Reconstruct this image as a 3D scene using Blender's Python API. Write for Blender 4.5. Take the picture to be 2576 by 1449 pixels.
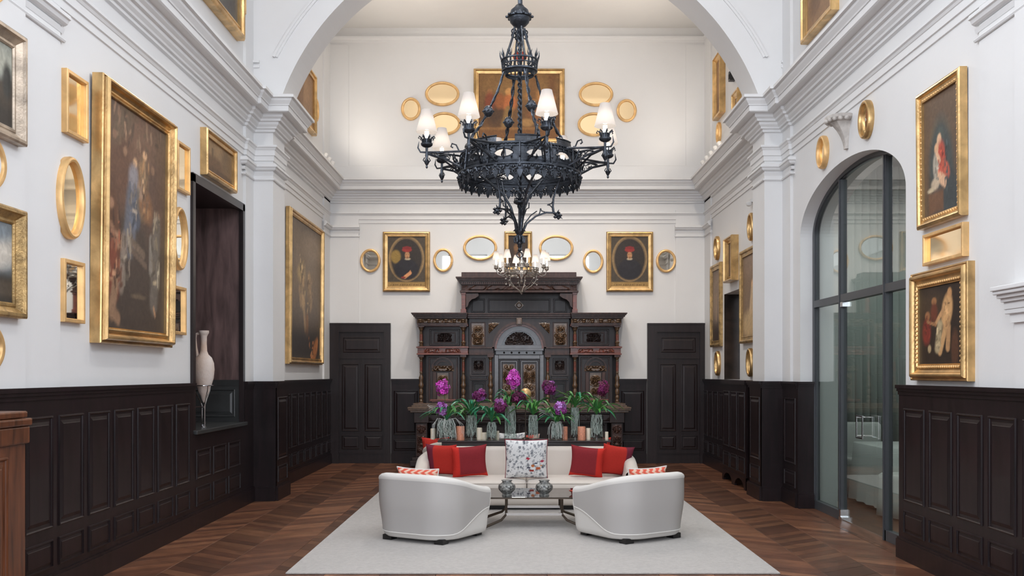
import bpy, math, random
import numpy as np
from math import sin, cos, pi, sqrt, radians
random.seed(7); np.random.seed(7)
for _o in list(bpy.data.objects): bpy.data.objects.remove(_o, do_unlink=True)
COL = bpy.context.scene.collection
# ------------------------------------------------------------------ camera
F = 2450.0; CX = 1297.0; CY = 939.0; EYE = 1.6
cd = bpy.data.cameras.new('camera'); cam = bpy.data.objects.new('camera', cd); COL.objects.link(cam)
cam.location = (0, 0, EYE); cam.rotation_euler = (pi/2, 0, 0)
cd.sensor_width = 36; cd.lens = F/2576*36
cd.shift_x = (1288-CX)/2576; cd.shift_y = (CY-724.5)/2576
cd.clip_start = .05; cd.clip_end = 200
bpy.context.scene.camera = cam
# ------------------------------------------------------------------ room measures (metres)
XL, XR, YB, Y0, ZC = -3.33, 3.39, 17.35, -3.0, 7.75
# ------------------------------------------------------------------ world, exposure, lights
sc = bpy.context.scene
w = bpy.data.worlds.new('sky'); sc.world = w; w.use_nodes = True
w.node_tree.nodes['Background'].inputs[0].default_value = (.62, .75, 1, 1)
w.node_tree.nodes['Background'].inputs[1].default_value = 1.0
sc.view_settings.view_transform = 'Standard'; sc.view_settings.look = 'None'
sc.view_settings.gamma = 1; sc.view_settings.use_curve_mapping = False
sc.view_settings.exposure = 0.0
sc.cycles.transparent_max_bounces = 32
def area(name, loc, rot, sx, sy, power, col, spread=180):
    l = bpy.data.lights.new(name, 'AREA'); l.shape = 'RECTANGLE'; l.size = sx; l.size_y = sy
    l.energy = power; l.color = col; l.spread = radians(spread)
    o = bpy.data.objects.new(name, l); COL.objects.link(o); o.location = loc; o.rotation_euler = rot
    return o
def spot(name, loc, target, power, col, ang=70, blend=.8, r=.05):
    l = bpy.data.lights.new(name, 'SPOT'); l.energy = power; l.color = col; l.spot_size = radians(ang)
    l.spot_blend = blend; l.shadow_soft_size = r
    o = bpy.data.objects.new(name, l); COL.objects.link(o); o.location = loc
    from mathutils import Vector
    o.rotation_euler = (Vector(target)-Vector(loc)).to_track_quat('-Z', 'Y').to_euler()
    return o
def point(name, loc, power, col, r=.04):
    l = bpy.data.lights.new(name, 'POINT'); l.energy = power; l.color = col; l.shadow_soft_size = r
    o = bpy.data.objects.new(name, l); COL.objects.link(o); o.location = loc
    return o
COOL = (.88, .93, 1); NEUT = (1, .97, .94); WARM = (1, .86, .70)
# added cool daylight fill at made-up windows behind the camera and in the attic
area('daylight_rear', (0, Y0+.15, 3.6), (radians(90), 0, 0), 5.6, 5.0, 325, COOL)
for yy in (2.6, 6.6):
    area('daylight_left', (XL+.12, yy, 6.55), (0, radians(-62), 0), 1.7, 2.4, 150, COOL)
    area('daylight_right', (XR-.12, yy, 6.55), (0, radians(62), 0), 1.7, 2.4, 120, COOL)
# unseen ceiling spots added for the back wall's warm wash; uplights of the cornice fittings
for xx in (-2.2, -.75, .8, 2.3):
    spot('wall_washer', (xx, 13.4, ZC-.25), (xx*1.0, YB, 1.9), 300, WARM, 54, 1.0, .12)
for yy in (13.9, 15.4):
    spot('ceiling_downlight', (.05, yy, ZC-.25), (.05, yy-.6, 0), 270, NEUT, 110, 1.0, .15)  # added overhead fill for the far bay, no fitting above
for xx, yy in ((XL+.25, 15.9), (XL+.25, 16.5), (XR-.25, 15.5), (XR-.25, 16.3)):
    spot('cornice_uplight', (xx, yy, 5.3), (0.0 + xx*.35, YB+.2, 7.3), 24, (1, .90, .78), 130, 1.0, .06)
for xx in (-1.9, 2.0):
    spot('arch_washer', (xx, 8.4, ZC-.25), (xx*1.15, 12.25, 6.2), 95, (1, .97, .95), 80, 1.0, .15)  # added fill that brightens the arch face
for xx, yy in ((XL+.25, 14.2), (XR-.25, 14.2), (XL+.25, 15.4), (XR-.25, 15.4)):
    spot('ceiling_uplight', (xx, yy, 5.3), (xx*.25, yy-.3, ZC), 112, (1, .91, .82), 110, 1.0, .1)  # added fill aimed up to brighten the far ceiling
for xx in (-1.5, 1.6):
    spot('arch_backwash', (xx, 16.0, ZC-.25), (xx*.8, 12.85, 7.0), 170, (1, .92, .82), 95, 1.0, .15)  # added fill on the arch's back face, brightening what the attic mirrors reflect
for xx in (-.9, 1.0):
    spot('attic_washer', (xx, 13.6, ZC-.25), (xx*1.2, YB, 6.9), 40, (1, .89, .78), 80, 1.0, .15)  # added fill that brightens the back attic wall
for yy in (3.5, 7.5, 10.6):
    spot('near_downlight', (.03, yy, ZC-.25), (.03, yy+.5, 0), 170, NEUT, 125, 1.0, .2)  # added overhead fill along the near bay
area('side_room_light', (5.6, 9.8, 4.3), (0, 0, 0), 3.5, 5.5, 85, (.95, 1, .97))
# ------------------------------------------------------------------ materials
def lin(c):
    return tuple((v/12.92 if v <= .04045 else ((v+.055)/1.055)**2.4) for v in c)
def rgb(r, g, b): return lin((r/255, g/255, b/255))
M = {}
def mat(name, col, rough=.5, metal=0, spec=.5, noise=0, nscale=8, stretch=(1, 1, 1), bump=0, bscale=60, coat=0,
        trans=0, emis=None, estr=0, col2=None, sheen=0, ior=None):
    m = bpy.data.materials.new(name); m.use_nodes = True; nt = m.node_tree; b = nt.nodes['Principled BSDF']
    b.inputs['Base Color'].default_value = (*col, 1); b.inputs['Roughness'].default_value = rough
    b.inputs['Metallic'].default_value = metal; b.inputs['Specular IOR Level'].default_value = spec
    b.inputs['Coat Weight'].default_value = coat; b.inputs['Transmission Weight'].default_value = trans
    if coat: b.inputs['Coat Roughness'].default_value = .12
    if sheen: b.inputs['Sheen Weight'].default_value = sheen
    if ior: b.inputs['IOR'].default_value = ior
    if emis: b.inputs['Emission Color'].default_value = (*emis, 1); b.inputs['Emission Strength'].default_value = estr
    if noise or bump:
        tc = nt.nodes.new('ShaderNodeTexCoord'); mp = nt.nodes.new('ShaderNodeMapping')
        mp.inputs['Scale'].default_value = stretch; nt.links.new(tc.outputs['Object'], mp.inputs[0])
    if noise:
        n = nt.nodes.new('ShaderNodeTexNoise'); n.inputs['Scale'].default_value = nscale; n.inputs['Detail'].default_value = 5
        n.inputs['Distortion'].default_value = .4
        nt.links.new(mp.outputs[0], n.inputs[0])
        r = nt.nodes.new('ShaderNodeValToRGB')
        c2 = col2 or tuple(v*(1-noise) for v in col)
        r.color_ramp.elements[0].position = .3; r.color_ramp.elements[1].position = .7
        r.color_ramp.elements[0].color = (*c2, 1); r.color_ramp.elements[1].color = (*tuple(min(1, v*(1+(0 if col2 else noise*.6))) for v in col), 1)
        nt.links.new(n.outputs[0], r.inputs[0]); nt.links.new(r.outputs[0], b.inputs['Base Color'])
    if bump:
        n2 = nt.nodes.new('ShaderNodeTexNoise'); n2.inputs['Scale'].default_value = bscale; n2.inputs['Detail'].default_value = 3
        nt.links.new(mp.outputs[0], n2.inputs[0])
        bp = nt.nodes.new('ShaderNodeBump'); bp.inputs['Strength'].default_value = bump; bp.inputs['Distance'].default_value = .01
        nt.links.new(n2.outputs[0], bp.inputs['Height']); nt.links.new(bp.outputs[0], b.inputs['Normal'])
    M[name] = m; return m
mat('plaster', (.80, .80, .80), .55, spec=.35, noise=.02, nscale=1.5, bump=.06, bscale=40)
mat('ceiling_paint', (.80, .79, .77), .7, spec=.2, noise=.02, nscale=1.5)
mat('panelling', (.014, .0075, .0085), .36, spec=.28, noise=.45, nscale=5, stretch=(3, 3, .5), coat=.08)
mat('door_wood', (.017, .010, .0105), .38, spec=.38, noise=.4, nscale=5, stretch=(4, 4, .5), coat=.2)
mat('mahogany', (.13, .042, .016), .34, spec=.35, noise=.6, nscale=4, stretch=(5, 5, .6), coat=.1)
mat('ebony', (.027, .017, .016), .38, spec=.32, noise=.4, nscale=6, stretch=(3, 3, .6), coat=.12)
mat('walnut', (.056, .026, .020), .38, spec=.35, noise=.5, nscale=7, stretch=(3, 3, .6), coat=.1)
mat('redwood', (.16, .042, .026), .33, spec=.5, noise=.6, nscale=10, stretch=(.6, 3, 3), coat=.2)
mat('carved_wood', (.115, .066, .036), .30, spec=.6, noise=.6, nscale=26, coat=.2)
mat('lead_grey', (.075, .075, .085), .3, spec=.6, noise=.3, nscale=8, coat=.3)
mat('niche_wood', (.15, .095, .09), .38, spec=.5, noise=.55, nscale=4, stretch=(3, 3, .5))
mat('niche_grey', (.042, .044, .044), .3, spec=.55, noise=.3, nscale=4)
mat('gold', (.66, .43, .19), .30, metal=.82, spec=.5, noise=.38, nscale=6, stretch=(1, 1, 1), bump=.15, bscale=45)
mat('gold_light', (.84, .53, .23), .38, metal=.45, spec=.5, noise=.25, nscale=7)
mat('gold_old', (.50, .33, .14), .4, metal=.6, spec=.5, noise=.5, nscale=12, bump=.4, bscale=60)
mat('silver_gold', (.50, .41, .32), .38, metal=.6, spec=.5, noise=.4, nscale=9, bump=.2)
mat('mirror_amber', (1.0, .80, .52), .05, metal=1)
mat('mirror_clear', (.86, .84, .78), .02, metal=1)
mat('iron', (.060, .068, .082), .34, metal=.75, spec=.5, noise=.5, nscale=14, bump=.35, bscale=70)
mat('nickel', (.42, .39, .36), .25, metal=.9, noise=.4, nscale=30)
mat('steel', (.75, .75, .76), .15, metal=1)
mat('bronze', (.12, .095, .075), .3, metal=.85)
mat('frame_grey', (.060, .065, .072), .35, spec=.5)
mat('cream_fabric', (.66, .60, .54), .9, spec=.15, bump=.15, bscale=300, sheen=.2)
mat('white_fabric', (.70, .675, .64), .85, spec=.2, bump=.12, bscale=300, sheen=.2)
mat('grey_satin', (.47, .45, .435), .42, spec=.4, bump=.05, bscale=300)
mat('dark_leg', (.012, .011, .011), .35)
mat('console_black', (.022, .017, .017), .22, coat=.4)
mat('red_fabric', (.42, .035, .028), .8, spec=.15, bump=.2, bscale=250)
mat('plum_fabric', (.20, .018, .035), .8, spec=.15, bump=.2, bscale=250)
mat('candle_coral', (.80, .33, .20), .55, noise=.25, nscale=60)
mat('candle_cream', (.86, .76, .60), .5)
mat('leaf', (.095, .31, .05), .38, spec=.5, noise=.5, nscale=9, col2=(.035, .16, .05))
mat('leaf_blue', (.03, .30, .17), .38, spec=.5, noise=.5, nscale=9, col2=(.035, .12, .03))
mat('root', (.68, .71, .68), .6, noise=.4, nscale=30)
mat('stem', (.10, .16, .04), .5)
mat('silver_pot', (.34, .35, .34), .35, metal=.6, noise=.85, nscale=45, bump=.8, bscale=60)
mat('marble_black', (.020, .017, .015), .15, noise=.6, nscale=3, col2=(.075, .05, .038))
mat('amphora_clay', (.74, .70, .68), .85, noise=.4, nscale=2.4, col2=(.62, .44, .33), bump=.5, bscale=30)
mat('stone', (.62, .58, .54), .8, noise=.3, nscale=12, bump=.5, bscale=30)
mat('green_wall', (.20, .25, .215), .7)
mat('linen', (.78, .78, .77), .85)
mat('sheer', (.62, .66, .64), .8)
mat('red_dish', (.42, .05, .03), .25)
mat('plain_parquet', rgb(104, 68, 49), .4, noise=.4, nscale=4, stretch=(4, .6, 1))
mat('black', (.01, .01, .01), .4)
mat('bulb', (1, .95, .85), .5, emis=(1, .93, .82), estr=8)
mat('spot_glow', (1, 1, 1), .5, emis=(1, .95, .88), estr=6)
mat('cloth_brown', (.30, .20, .13), .8)
# glass: sharp dielectric pane (thin), with real reflection
def glass(name, col=(1, 1, 1), rough=0.0, refl=.05):
    m = bpy.data.materials.new(name); m.use_nodes = True; nt = m.node_tree; nt.nodes.clear()
    o = nt.nodes.new('ShaderNodeOutputMaterial'); t = nt.nodes.new('ShaderNodeBsdfTransparent'); g = nt.nodes.new('ShaderNodeBsdfGlossy')
    t.inputs[0].default_value = (*col, 1); g.inputs['Roughness'].default_value = rough
    f = nt.nodes.new('ShaderNodeLayerWeight'); pw = nt.nodes.new('ShaderNodeMath'); pw.operation = 'POWER'; pw.inputs[1].default_value = 4.5; nt.links.new(f.outputs['Facing'], pw.inputs[0])
    mm = nt.nodes.new('ShaderNodeMath'); mm.operation = 'MULTIPLY_ADD'; mm.inputs[1].default_value = .90; mm.inputs[2].default_value = refl
    mx = nt.nodes.new('ShaderNodeMixShader')
    nt.links.new(pw.outputs[0], mm.inputs[0]); nt.links.new(mm.outputs[0], mx.inputs[0])
    nt.links.new(t.outputs[0], mx.inputs[1]); nt.links.new(g.outputs[0], mx.inputs[2]); nt.links.new(mx.outputs[0], o.inputs[0])
    M[name] = m
glass('pane_glass', (.84, .89, .87), 0, .10); glass('vase_glass', (.84, .90, .88), .03); glass('table_glass', (.45, .45, .45), .02, .10)
glass('lunette_glass', (.2, .2, .2), .05)
def shade_mat():
    m = bpy.data.materials.new('lampshade_cloth'); m.use_nodes = True; nt = m.node_tree; nt.nodes.clear()
    o = nt.nodes.new('ShaderNodeOutputMaterial'); d = nt.nodes.new('ShaderNodeBsdfDiffuse'); t = nt.nodes.new('ShaderNodeBsdfTranslucent')
    d.inputs[0].default_value = (.62, .58, .56, 1); t.inputs[0].default_value = (.55, .50, .46, 1)
    mx = nt.nodes.new('ShaderNodeMixShader'); mx.inputs[0].default_value = .5
    nt.links.new(d.outputs[0], mx.inputs[1]); nt.links.new(t.outputs[0], mx.inputs[2]); nt.links.new(mx.outputs[0], o.inputs[0])
    M['lampshade_cloth'] = m
shade_mat()
def attr_mat(name, rough=.5, spec=.4, brush=.25, nscale=25, coat=0, bump=.1):
    m = bpy.data.materials.new(name); m.use_nodes = True; nt = m.node_tree; b = nt.nodes['Principled BSDF']
    b.inputs['Roughness'].default_value = rough; b.inputs['Specular IOR Level'].default_value = spec; b.inputs['Coat Weight'].default_value = coat
    a = nt.nodes.new('ShaderNodeAttribute'); a.attribute_name = 'Col'
    tc = nt.nodes.new('ShaderNodeTexCoord'); n = nt.nodes.new('ShaderNodeTexNoise'); n.inputs['Scale'].default_value = nscale
    n.inputs['Detail'].default_value = 6; n.inputs['Distortion'].default_value = 1.2
    nt.links.new(tc.outputs['Object'], n.inputs[0])
    mr = nt.nodes.new('ShaderNodeMapRange'); mr.inputs[1].default_value = .25; mr.inputs[2].default_value = .75
    mr.inputs[3].default_value = 1-brush; mr.inputs[4].default_value = 1+brush
    nt.links.new(n.outputs[0], mr.inputs[0])
    vm = nt.nodes.new('ShaderNodeVectorMath'); vm.operation = 'SCALE'
    nt.links.new(a.outputs['Color'], vm.inputs[0]); nt.links.new(mr.outputs[0], vm.inputs['Scale'])
    nt.links.new(vm.outputs[0], b.inputs['Base Color'])
    bp = nt.nodes.new('ShaderNodeBump'); bp.inputs['Strength'].default_value = bump; bp.inputs['Distance'].default_value = .004
    nt.links.new(n.outputs[0], bp.inputs['Height']); nt.links.new(bp.outputs[0], b.inputs['Normal'])
    M[name] = m
attr_mat('oil_paint', .5, .35, .22, 16); attr_mat('printed_fabric', .85, .15, .08, 60); attr_mat('petal', .55, .3, .15, 30)
attr_mat('parquet', .36, .45, .32, 5, coat=.12, bump=.12)
# the parquet noise runs along each board
def rug_mat():
    m = mat('rug_wool', (.455, .425, .40), .95, spec=.1, noise=.12, nscale=30, bump=.6, bscale=110, sheen=.3)
rug_mat()
# ------------------------------------------------------------------ mesh builder
class MB:
    def __init__(s): s.v = []; s.f = []; s.m = []; s.c = None
    def add(s, vs, fs, mi=0):
        o = len(s.v); s.v += [tuple(p) for p in vs]; s.f += [tuple(i+o for i in f) for f in fs]; s.m += [mi]*len(fs); return s
    def box(s, x0, y0, z0, x1, y1, z1, mi=0):
        if x0 > x1: x0, x1 = x1, x0
        if y0 > y1: y0, y1 = y1, y0
        if z0 > z1: z0, z1 = z1, z0
        return s.add([(x0, y0, z0), (x1, y0, z0), (x1, y1, z0), (x0, y1, z0), (x0, y0, z1), (x1, y0, z1), (x1, y1, z1), (x0, y1, z1)],
                     [(0, 3, 2, 1), (4, 5, 6, 7), (0, 1, 5, 4), (1, 2, 6, 5), (2, 3, 7, 6), (3, 0, 4, 7)], mi)
    def lathe(s, prof, cx=0, cy=0, z=0, n=16, mi=0, sx=1, sy=1):
        vs = []; fs = []
        for r, h in prof:
            for k in range(n):
                a = 2*pi*k/n; vs.append((cx+r*cos(a)*sx, cy+r*sin(a)*sy, z+h))
        for i in range(len(prof)-1):
            for k in range(n):
                k2 = (k+1) % n
                fs.append((i*n+k, i*n+k2, (i+1)*n+k2, (i+1)*n+k))
        if prof[0][0] > 1e-4: fs.append(tuple(range(n-1, -1, -1)))
        if prof[-1][0] > 1e-4: fs.append(tuple((len(prof)-1)*n+k for k in range(n)))
        return s.add(vs, fs, mi)
    def tube(s, pts, r, n=6, mi=0, closed=False):
        P = np.array(pts, float); m = len(P)
        R = [r]*m if not hasattr(r, '__len__') else list(r)
        vs = []; fs = []; up = None
        for i in range(m):
            if closed: t = P[(i+1) % m]-P[i-1]
            else: t = P[min(i+1, m-1)]-P[max(i-1, 0)]
            t = t/(np.linalg.norm(t)+1e-12)
            if up is None:
                up = np.array((0, 0, 1.)) if abs(t[2]) < .9 else np.array((1., 0, 0))
            u = up-t*np.dot(up, t); u /= (np.linalg.norm(u)+1e-12); up = u; wv = np.cross(t, u)
            for k in range(n):
                a = 2*pi*k/n; vs.append(tuple(P[i]+R[i]*(u*cos(a)+wv*sin(a))))
        for i in range(m if closed else m-1):
            j = (i+1) % m
            for k in range(n):
                k2 = (k+1) % n; fs.append((i*n+k, i*n+k2, j*n+k2, j*n+k))
        if not closed: fs += [tuple(range(n-1, -1, -1)), tuple((m-1)*n+k for k in range(n))]
        return s.add(vs, fs, mi)
    def prism(s, poly, y0, y1, mi=0):      # poly in (x,z), extruded along y; convex or simple
        n = len(poly)
        vs = [(x, y0, z) for x, z in poly]+[(x, y1, z) for x, z in poly]
        fs = [tuple(range(n)), tuple(range(2*n-1, n-1, -1))]+[(i, i+n, (i+1) % n+n, (i+1) % n) for i in range(n)]
        return s.add(vs, fs, mi)
    def strip(s, A, B, mi=0):              # quad strip between two polylines
        n = len(A); return s.add(list(A)+list(B), [(i, i+1, n+i+1, n+i) for i in range(n-1)], mi)
    def sphere(s, c, r, n=12, mi=0, sz=1):
        prof = [(max(1e-5, r*sin(pi*i/8)), -r*sz*cos(pi*i/8)) for i in range(9)]
        return s.lathe(prof, c[0], c[1], c[2], n, mi)
    def build(s, name, mats, parent=None, smooth=False, loc=None):
        me = bpy.data.meshes.new(name); me.from_pydata(s.v, [], s.f); 
        if isinstance(mats, str): mats = [mats]
        for q in mats: me.materials.append(M[q])
        if any(s.m): me.polygons.foreach_set('material_index', s.m)
        if s.c is not None:
            at = me.color_attributes.new('Col', 'FLOAT_COLOR', 'POINT')
            c = np.ones((len(s.v), 4), dtype=np.float32); c[:, :3] = np.array(s.c)[:len(s.v)]
            at.data.foreach_set('color', c.ravel())
        if smooth:
            me.polygons.foreach_set('use_smooth', [True]*len(s.f))
            try: me.set_sharp_from_angle(angle=radians(38))
            except Exception: pass
        me.update()
        o = bpy.data.objects.new(name, me); COL.objects.link(o)
        if parent: o.parent = parent
        if loc is not None: o.location = loc
        return o
def tag(o, label=None, cat=None, group=None, kind=None):
    if label: o['label'] = label
    if cat: o['category'] = cat
    if group: o['group'] = group
    if kind: o['kind'] = kind
    return o
def empty(name, loc=(0, 0, 0), rz=0, label=None, cat=None, group=None, kind=None):
    o = bpy.data.objects.new(name, None); COL.objects.link(o); o.location = loc; o.rotation_euler = (0, 0, rz); o.empty_display_size = .1
    return tag(o, label, cat, group, kind)
def inst(o, parent, loc=(0, 0, 0), rot=(0, 0, 0), scale=None):
    c = o.copy(); COL.objects.link(c); c.parent = parent; c.location = loc; c.rotation_euler = rot
    if scale: c.scale = scale
    return c
def copy_tree(o, parent=None):
    c = o.copy(); COL.objects.link(c); c.parent = parent
    for ch in list(o.children): copy_tree(ch, c)
    return c
def bevel(o, wd, seg=2):
    b = o.modifiers.new('bevel', 'BEVEL'); b.width = wd; b.segments = seg; b.limit_method = 'ANGLE'; return o
def smoothstep(a, b, x):
    t = max(0, min(1, (x-a)/(b-a))); return t*t*(3-2*t)
# ================================================================== THE ROOM
def wall_mesh(fix0, fix1, axis, a0, a1, z0, z1, holes):
    """box wall with rectangular holes (a0,a1,z0,z1); axis='x' means the wall lies in a plane x=const"""
    m = MB(); A = sorted({a0, a1, *[h[0] for h in holes], *[h[1] for h in holes]}); Z = sorted({z0, z1, *[h[2] for h in holes], *[h[3] for h in holes]})
    for i in range(len(A)-1):
        for j in range(len(Z)-1):
            ca, cz = (A[i]+A[i+1])/2, (Z[j]+Z[j+1])/2
            if any(h[0] < ca < h[1] and h[2] < cz < h[3] for h in holes): continue
            if axis == 'x': m.box(fix0, A[i], Z[j], fix1, A[i+1], Z[j+1])
            else: m.box(A[i], fix0, Z[j], A[i+1], fix1, Z[j+1])
    return m
AW = [(1.4, 3.8, 5.75, 7.35), (5.4, 7.8, 5.75, 7.35)]       # made-up attic windows of the near bay (a0,a1,z0,z1)
NL = (9.99, 11.86, 1.01, 3.63)                               # deep niche, left wall
NR = (14.72, 15.82, 1.50, 2.88)                              # dark opening, right wall
DO = (8.46, 11.60)                                           # arched glass doorway, right wall
DZ, DR = 3.22, .58
tag(wall_mesh(XL-.75, XL, 'x', Y0-.3, YB+.3, 0, ZC+.2, AW+[NL]).build('wall_left', 'plaster'), kind='structure')
def arch_top(y):
    t = (y-(DO[0]+DO[1])/2)/((DO[1]-DO[0])/2); return DZ+DR*sqrt(max(0, 1-t*t))
mr = wall_mesh(XR, XR+.45, 'x', Y0-.3, YB+.3, 0, ZC+.2, AW+[NR, (DO[0], DO[1], 0, 3.9)])
N = 48; ys = [(DO[0]+DO[1])/2-(DO[1]-DO[0])/2*cos(pi*i/N) for i in range(N+1)]
for i in range(N):
    ya, yb = ys[i], ys[i+1]; za, zb = arch_top(ya), arch_top(yb)
    mr.add([(x, y, z) for x in (XR, XR+.45) for y, z in ((ya, za), (yb, zb), (yb, 3.9), (ya, 3.9))],
           [(0, 1, 2, 3), (4, 7, 6, 5), (0, 4, 5, 1)])
tag(mr.build('wall_right', 'plaster'), kind='structure')
tag(wall_mesh(YB, YB+.3, 'y', XL-.75, XR+.45, 0, ZC+.2, []).build('wall_back', 'plaster'), kind='structure')
RW = [(-2.6, -1.1, 1.0, 6.2), (-.75, .8, 1.0, 6.2), (1.15, 2.7, 1.0, 6.2)]
tag(wall_mesh(Y0-.3, Y0, 'y', XL-.75, XR+.45, 0, ZC+.2, RW).build('wall_front', 'plaster'), kind='structure')
tag(MB().box(XL-.75, Y0-.3, ZC, XR+.45, YB+.3, ZC+.2).build('ceiling', 'ceiling_paint'), kind='structure')
# made-up windows that carry the daylight fill, rear and attic: frames and bars
wn = 0
def added_window(axis, fix, h, nx, nz):
    global wn; wn += 1; m = MB(); a0, a1, z0, z1 = h; t = .05
    def bb(u0, v0, u1, v1, d=.05):
        if axis == 'x': m.box(fix-d/2, u0, v0, fix+d/2, u1, v1)
        else: m.box(u0, fix-d/2, v0, u1, fix+d/2, v1)
    bb(a0, z0, a0+t, z1); bb(a1-t, z0, a1, z1); bb(a0, z0, a1, z0+t); bb(a0, z1-t, a1, z1)
    for k in range(1, nx): u = a0+(a1-a0)*k/nx; bb(u-.015, z0, u+.015, z1, .03)
    for k in range(1, nz): v = z0+(z1-z0)*k/nz; bb(a0, v-.015, a1, v+.015, .03)
    tag(m.build('window_%d' % wn, 'white_fabric'), kind='structure')
for h in RW: added_window('y', Y0-.2, h, 2, 5)
for h in AW: added_window('x', XL-.4, h, 3, 2); added_window('x', XR+.3, h, 3, 2)
# ---- transverse arch between the bays
PX0, PX1 = -3.05, 3.13; PY0, PY1 = 12.25, 12.85
m = MB(); acx, acz, ar = .06, 4.0, 3.19
a_s = math.asin((5.0-acz)/ar); K = 64
pts = [(acx+ar*cos(pi-a_s-(pi-2*a_s)*i/K), acz+ar*sin(pi-a_s-(pi-2*a_s)*i/K)) for i in range(K+1)]
top = ZC+.1
for i in range(K):
    (xa, za), (xb, zb) = pts[i], pts[i+1]
    m.add([(xa, PY0, za), (xb, PY0, zb), (xb, PY0, top), (xa, PY0, top), (xa, PY1, za), (xb, PY1, zb), (xb, PY1, top), (xa, PY1, top)],
          [(0, 1, 2, 3), (4, 7, 6, 5), (0, 4, 5, 1)])
m.box(XL-.1, PY0, 5.0, pts[0][0], PY1, top); m.box(pts[-1][0], PY0, 5.0, XR+.1, PY1, top)
m.box(XL-.1, PY0, 0, PX0, PY1, 5.0); m.box(PX1, PY0, 0, XR+.1, PY1, 5.0)
tag(m.build('wall_arch', 'plaster', smooth=True), kind='structure')
# archivolt moulding on the arch face, plus impost strips and wall strips
m = MB()
for r0, r1, d in ((ar+.27, ar+.30, .03), (ar+.24, ar+.27, .018)):
    a2 = math.asin((5.58-acz)/r1); A = []; 
    th = [pi-a2-(pi-2*a2)*i/K for i in range(K+1)]
    def ring(r, y): return [(acx+r*cos(t), y, acz+r*sin(t)) for t in th]
    m.strip(ring(r0, PY0-d), ring(r1, PY0-d)); m.strip(ring(r1, PY0-d), ring(r1, PY0)); m.strip(ring(r0, PY0), ring(r0, PY0-d))
for sx in (-1, 1):
    xa = acx+sx*(ar*.965+.20); m.box(xa, PY0-.035, 5.50, xa+sx*.27, PY0, 5.53); m.box(xa, PY0-.02, 5.44, xa+sx*.25, PY0, 5.47)
tag(m.build('trim_1', 'plaster'), kind='structure')
m = MB(); s_ = .035
for x, sg in ((XL, 1), (XR, -1)):
    for ya, yb in ((11.9, PY0), (PY1, 13.2)): m.box(x-sg*.02, ya, 1.45, x+sg*s_, yb, 7.6)
    m.box(x-sg*.02, 16.8, 1.45, x+sg*.03, YB, 7.5)
    m.box(x-sg*.02, 5.4, 1.45, x+sg*.012, 7.1, 4.6); m.box(x-sg*.02, 5.4, 1.45, x+sg*.03, 6.56, 7.6)
    m.box(x, YB-.03, 2.495, x+sg*.54, YB+.02, 4.5); m.box(x, YB-.02, 5.0, x+sg*.36, YB+.02, 7.45)
tag(m.build('trim_2', 'plaster'), kind='structure')
# ---- entablature swept along the walls; interior lies to the right of the path
def sweep(path, prof, closed_ends=True):
    m = MB(); n = len(path); P = [np.array(p, float) for p in path]; rows = []
    nr = []
    for i in range(n-1):
        d = P[i+1]-P[i]; d /= np.linalg.norm(d); nr.append(np.array((d[1], -d[0])))
    for i in range(n):
        if i == 0: o = nr[0]
        elif i == n-1: o = nr[-1]
        else:
            a, b = nr[i-1], nr[i]; o = (a+b)/(1+np.dot(a, b)) if np.dot(a, b) > -.99 else a
        rows.append([(P[i][0]+o[0]*d, P[i][1]+o[1]*d, z) for d, z in prof])
    k = len(prof); vs = [p for r in rows for p in r]
    fs = [(i*k+j, i*k+j+1, (i+1)*k+j+1, (i+1)*k+j) for i in range(n-1) for j in range(k-1)]
    if closed_ends: fs += [tuple(range(k)), tuple((n-1)*k+j for j in range(k-1, -1, -1))]
    m.add(vs, fs); return m
J = s_
room_path = [(XL, Y0+.02), (XL, 11.9), (XL+J, 11.9), (XL+J, PY0), (PX0, PY0), (PX0, PY1), (XL+J, PY1), (XL+J, 13.2), (XL, 13.2), (XL, YB),
             (XR, YB), (XR, 13.2), (XR-J, 13.2), (XR-J, PY1), (PX1, PY1), (PX1, PY0), (XR-J, PY0), (XR-J, 11.9), (XR, 11.9), (XR, Y0+.02)]
corn = [(0, 5.06), (.06, 5.055), (.31, 5.02), (.33, 5.02), (.33, 4.985), (.30, 4.98), (.295, 4.955), (.265, 4.915), (.26, 4.90), (.25, 4.90), (.25, 4.835), (.235, 4.825),
        (.16, 4.825), (.155, 4.79), (.125, 4.77), (.12, 4.745), (.09, 4.74), (.085, 4.71), (.06, 4.685), (.055, 4.665), (.03, 4.66), (.03, 4.63), (0, 4.62)]
tag(sweep(room_path, corn).build('trim_3', 'plaster'), kind='structure')
arc_ = [(0, 4.465), (.055, 4.46), (.06, 4.45), (.06, 4.435), (.045, 4.425), (.035, 4.405), (.028, 4.40), (.028, 4.335), (.014, 4.33), (.014, 4.27), (0, 4.265)]
tag(sweep(room_path, arc_).build('trim_4', 'plaster'), kind='structure')
cap = [(0, 4.235), (.03, 4.235), (.055, 4.215), (.06, 4.20), (.06, 4.185), (.045, 4.18), (.035, 4.155), (.02, 4.145), (0, 4.14)]
m = MB()
def addm(a, b): a.add(b.v, b.f)
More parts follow.
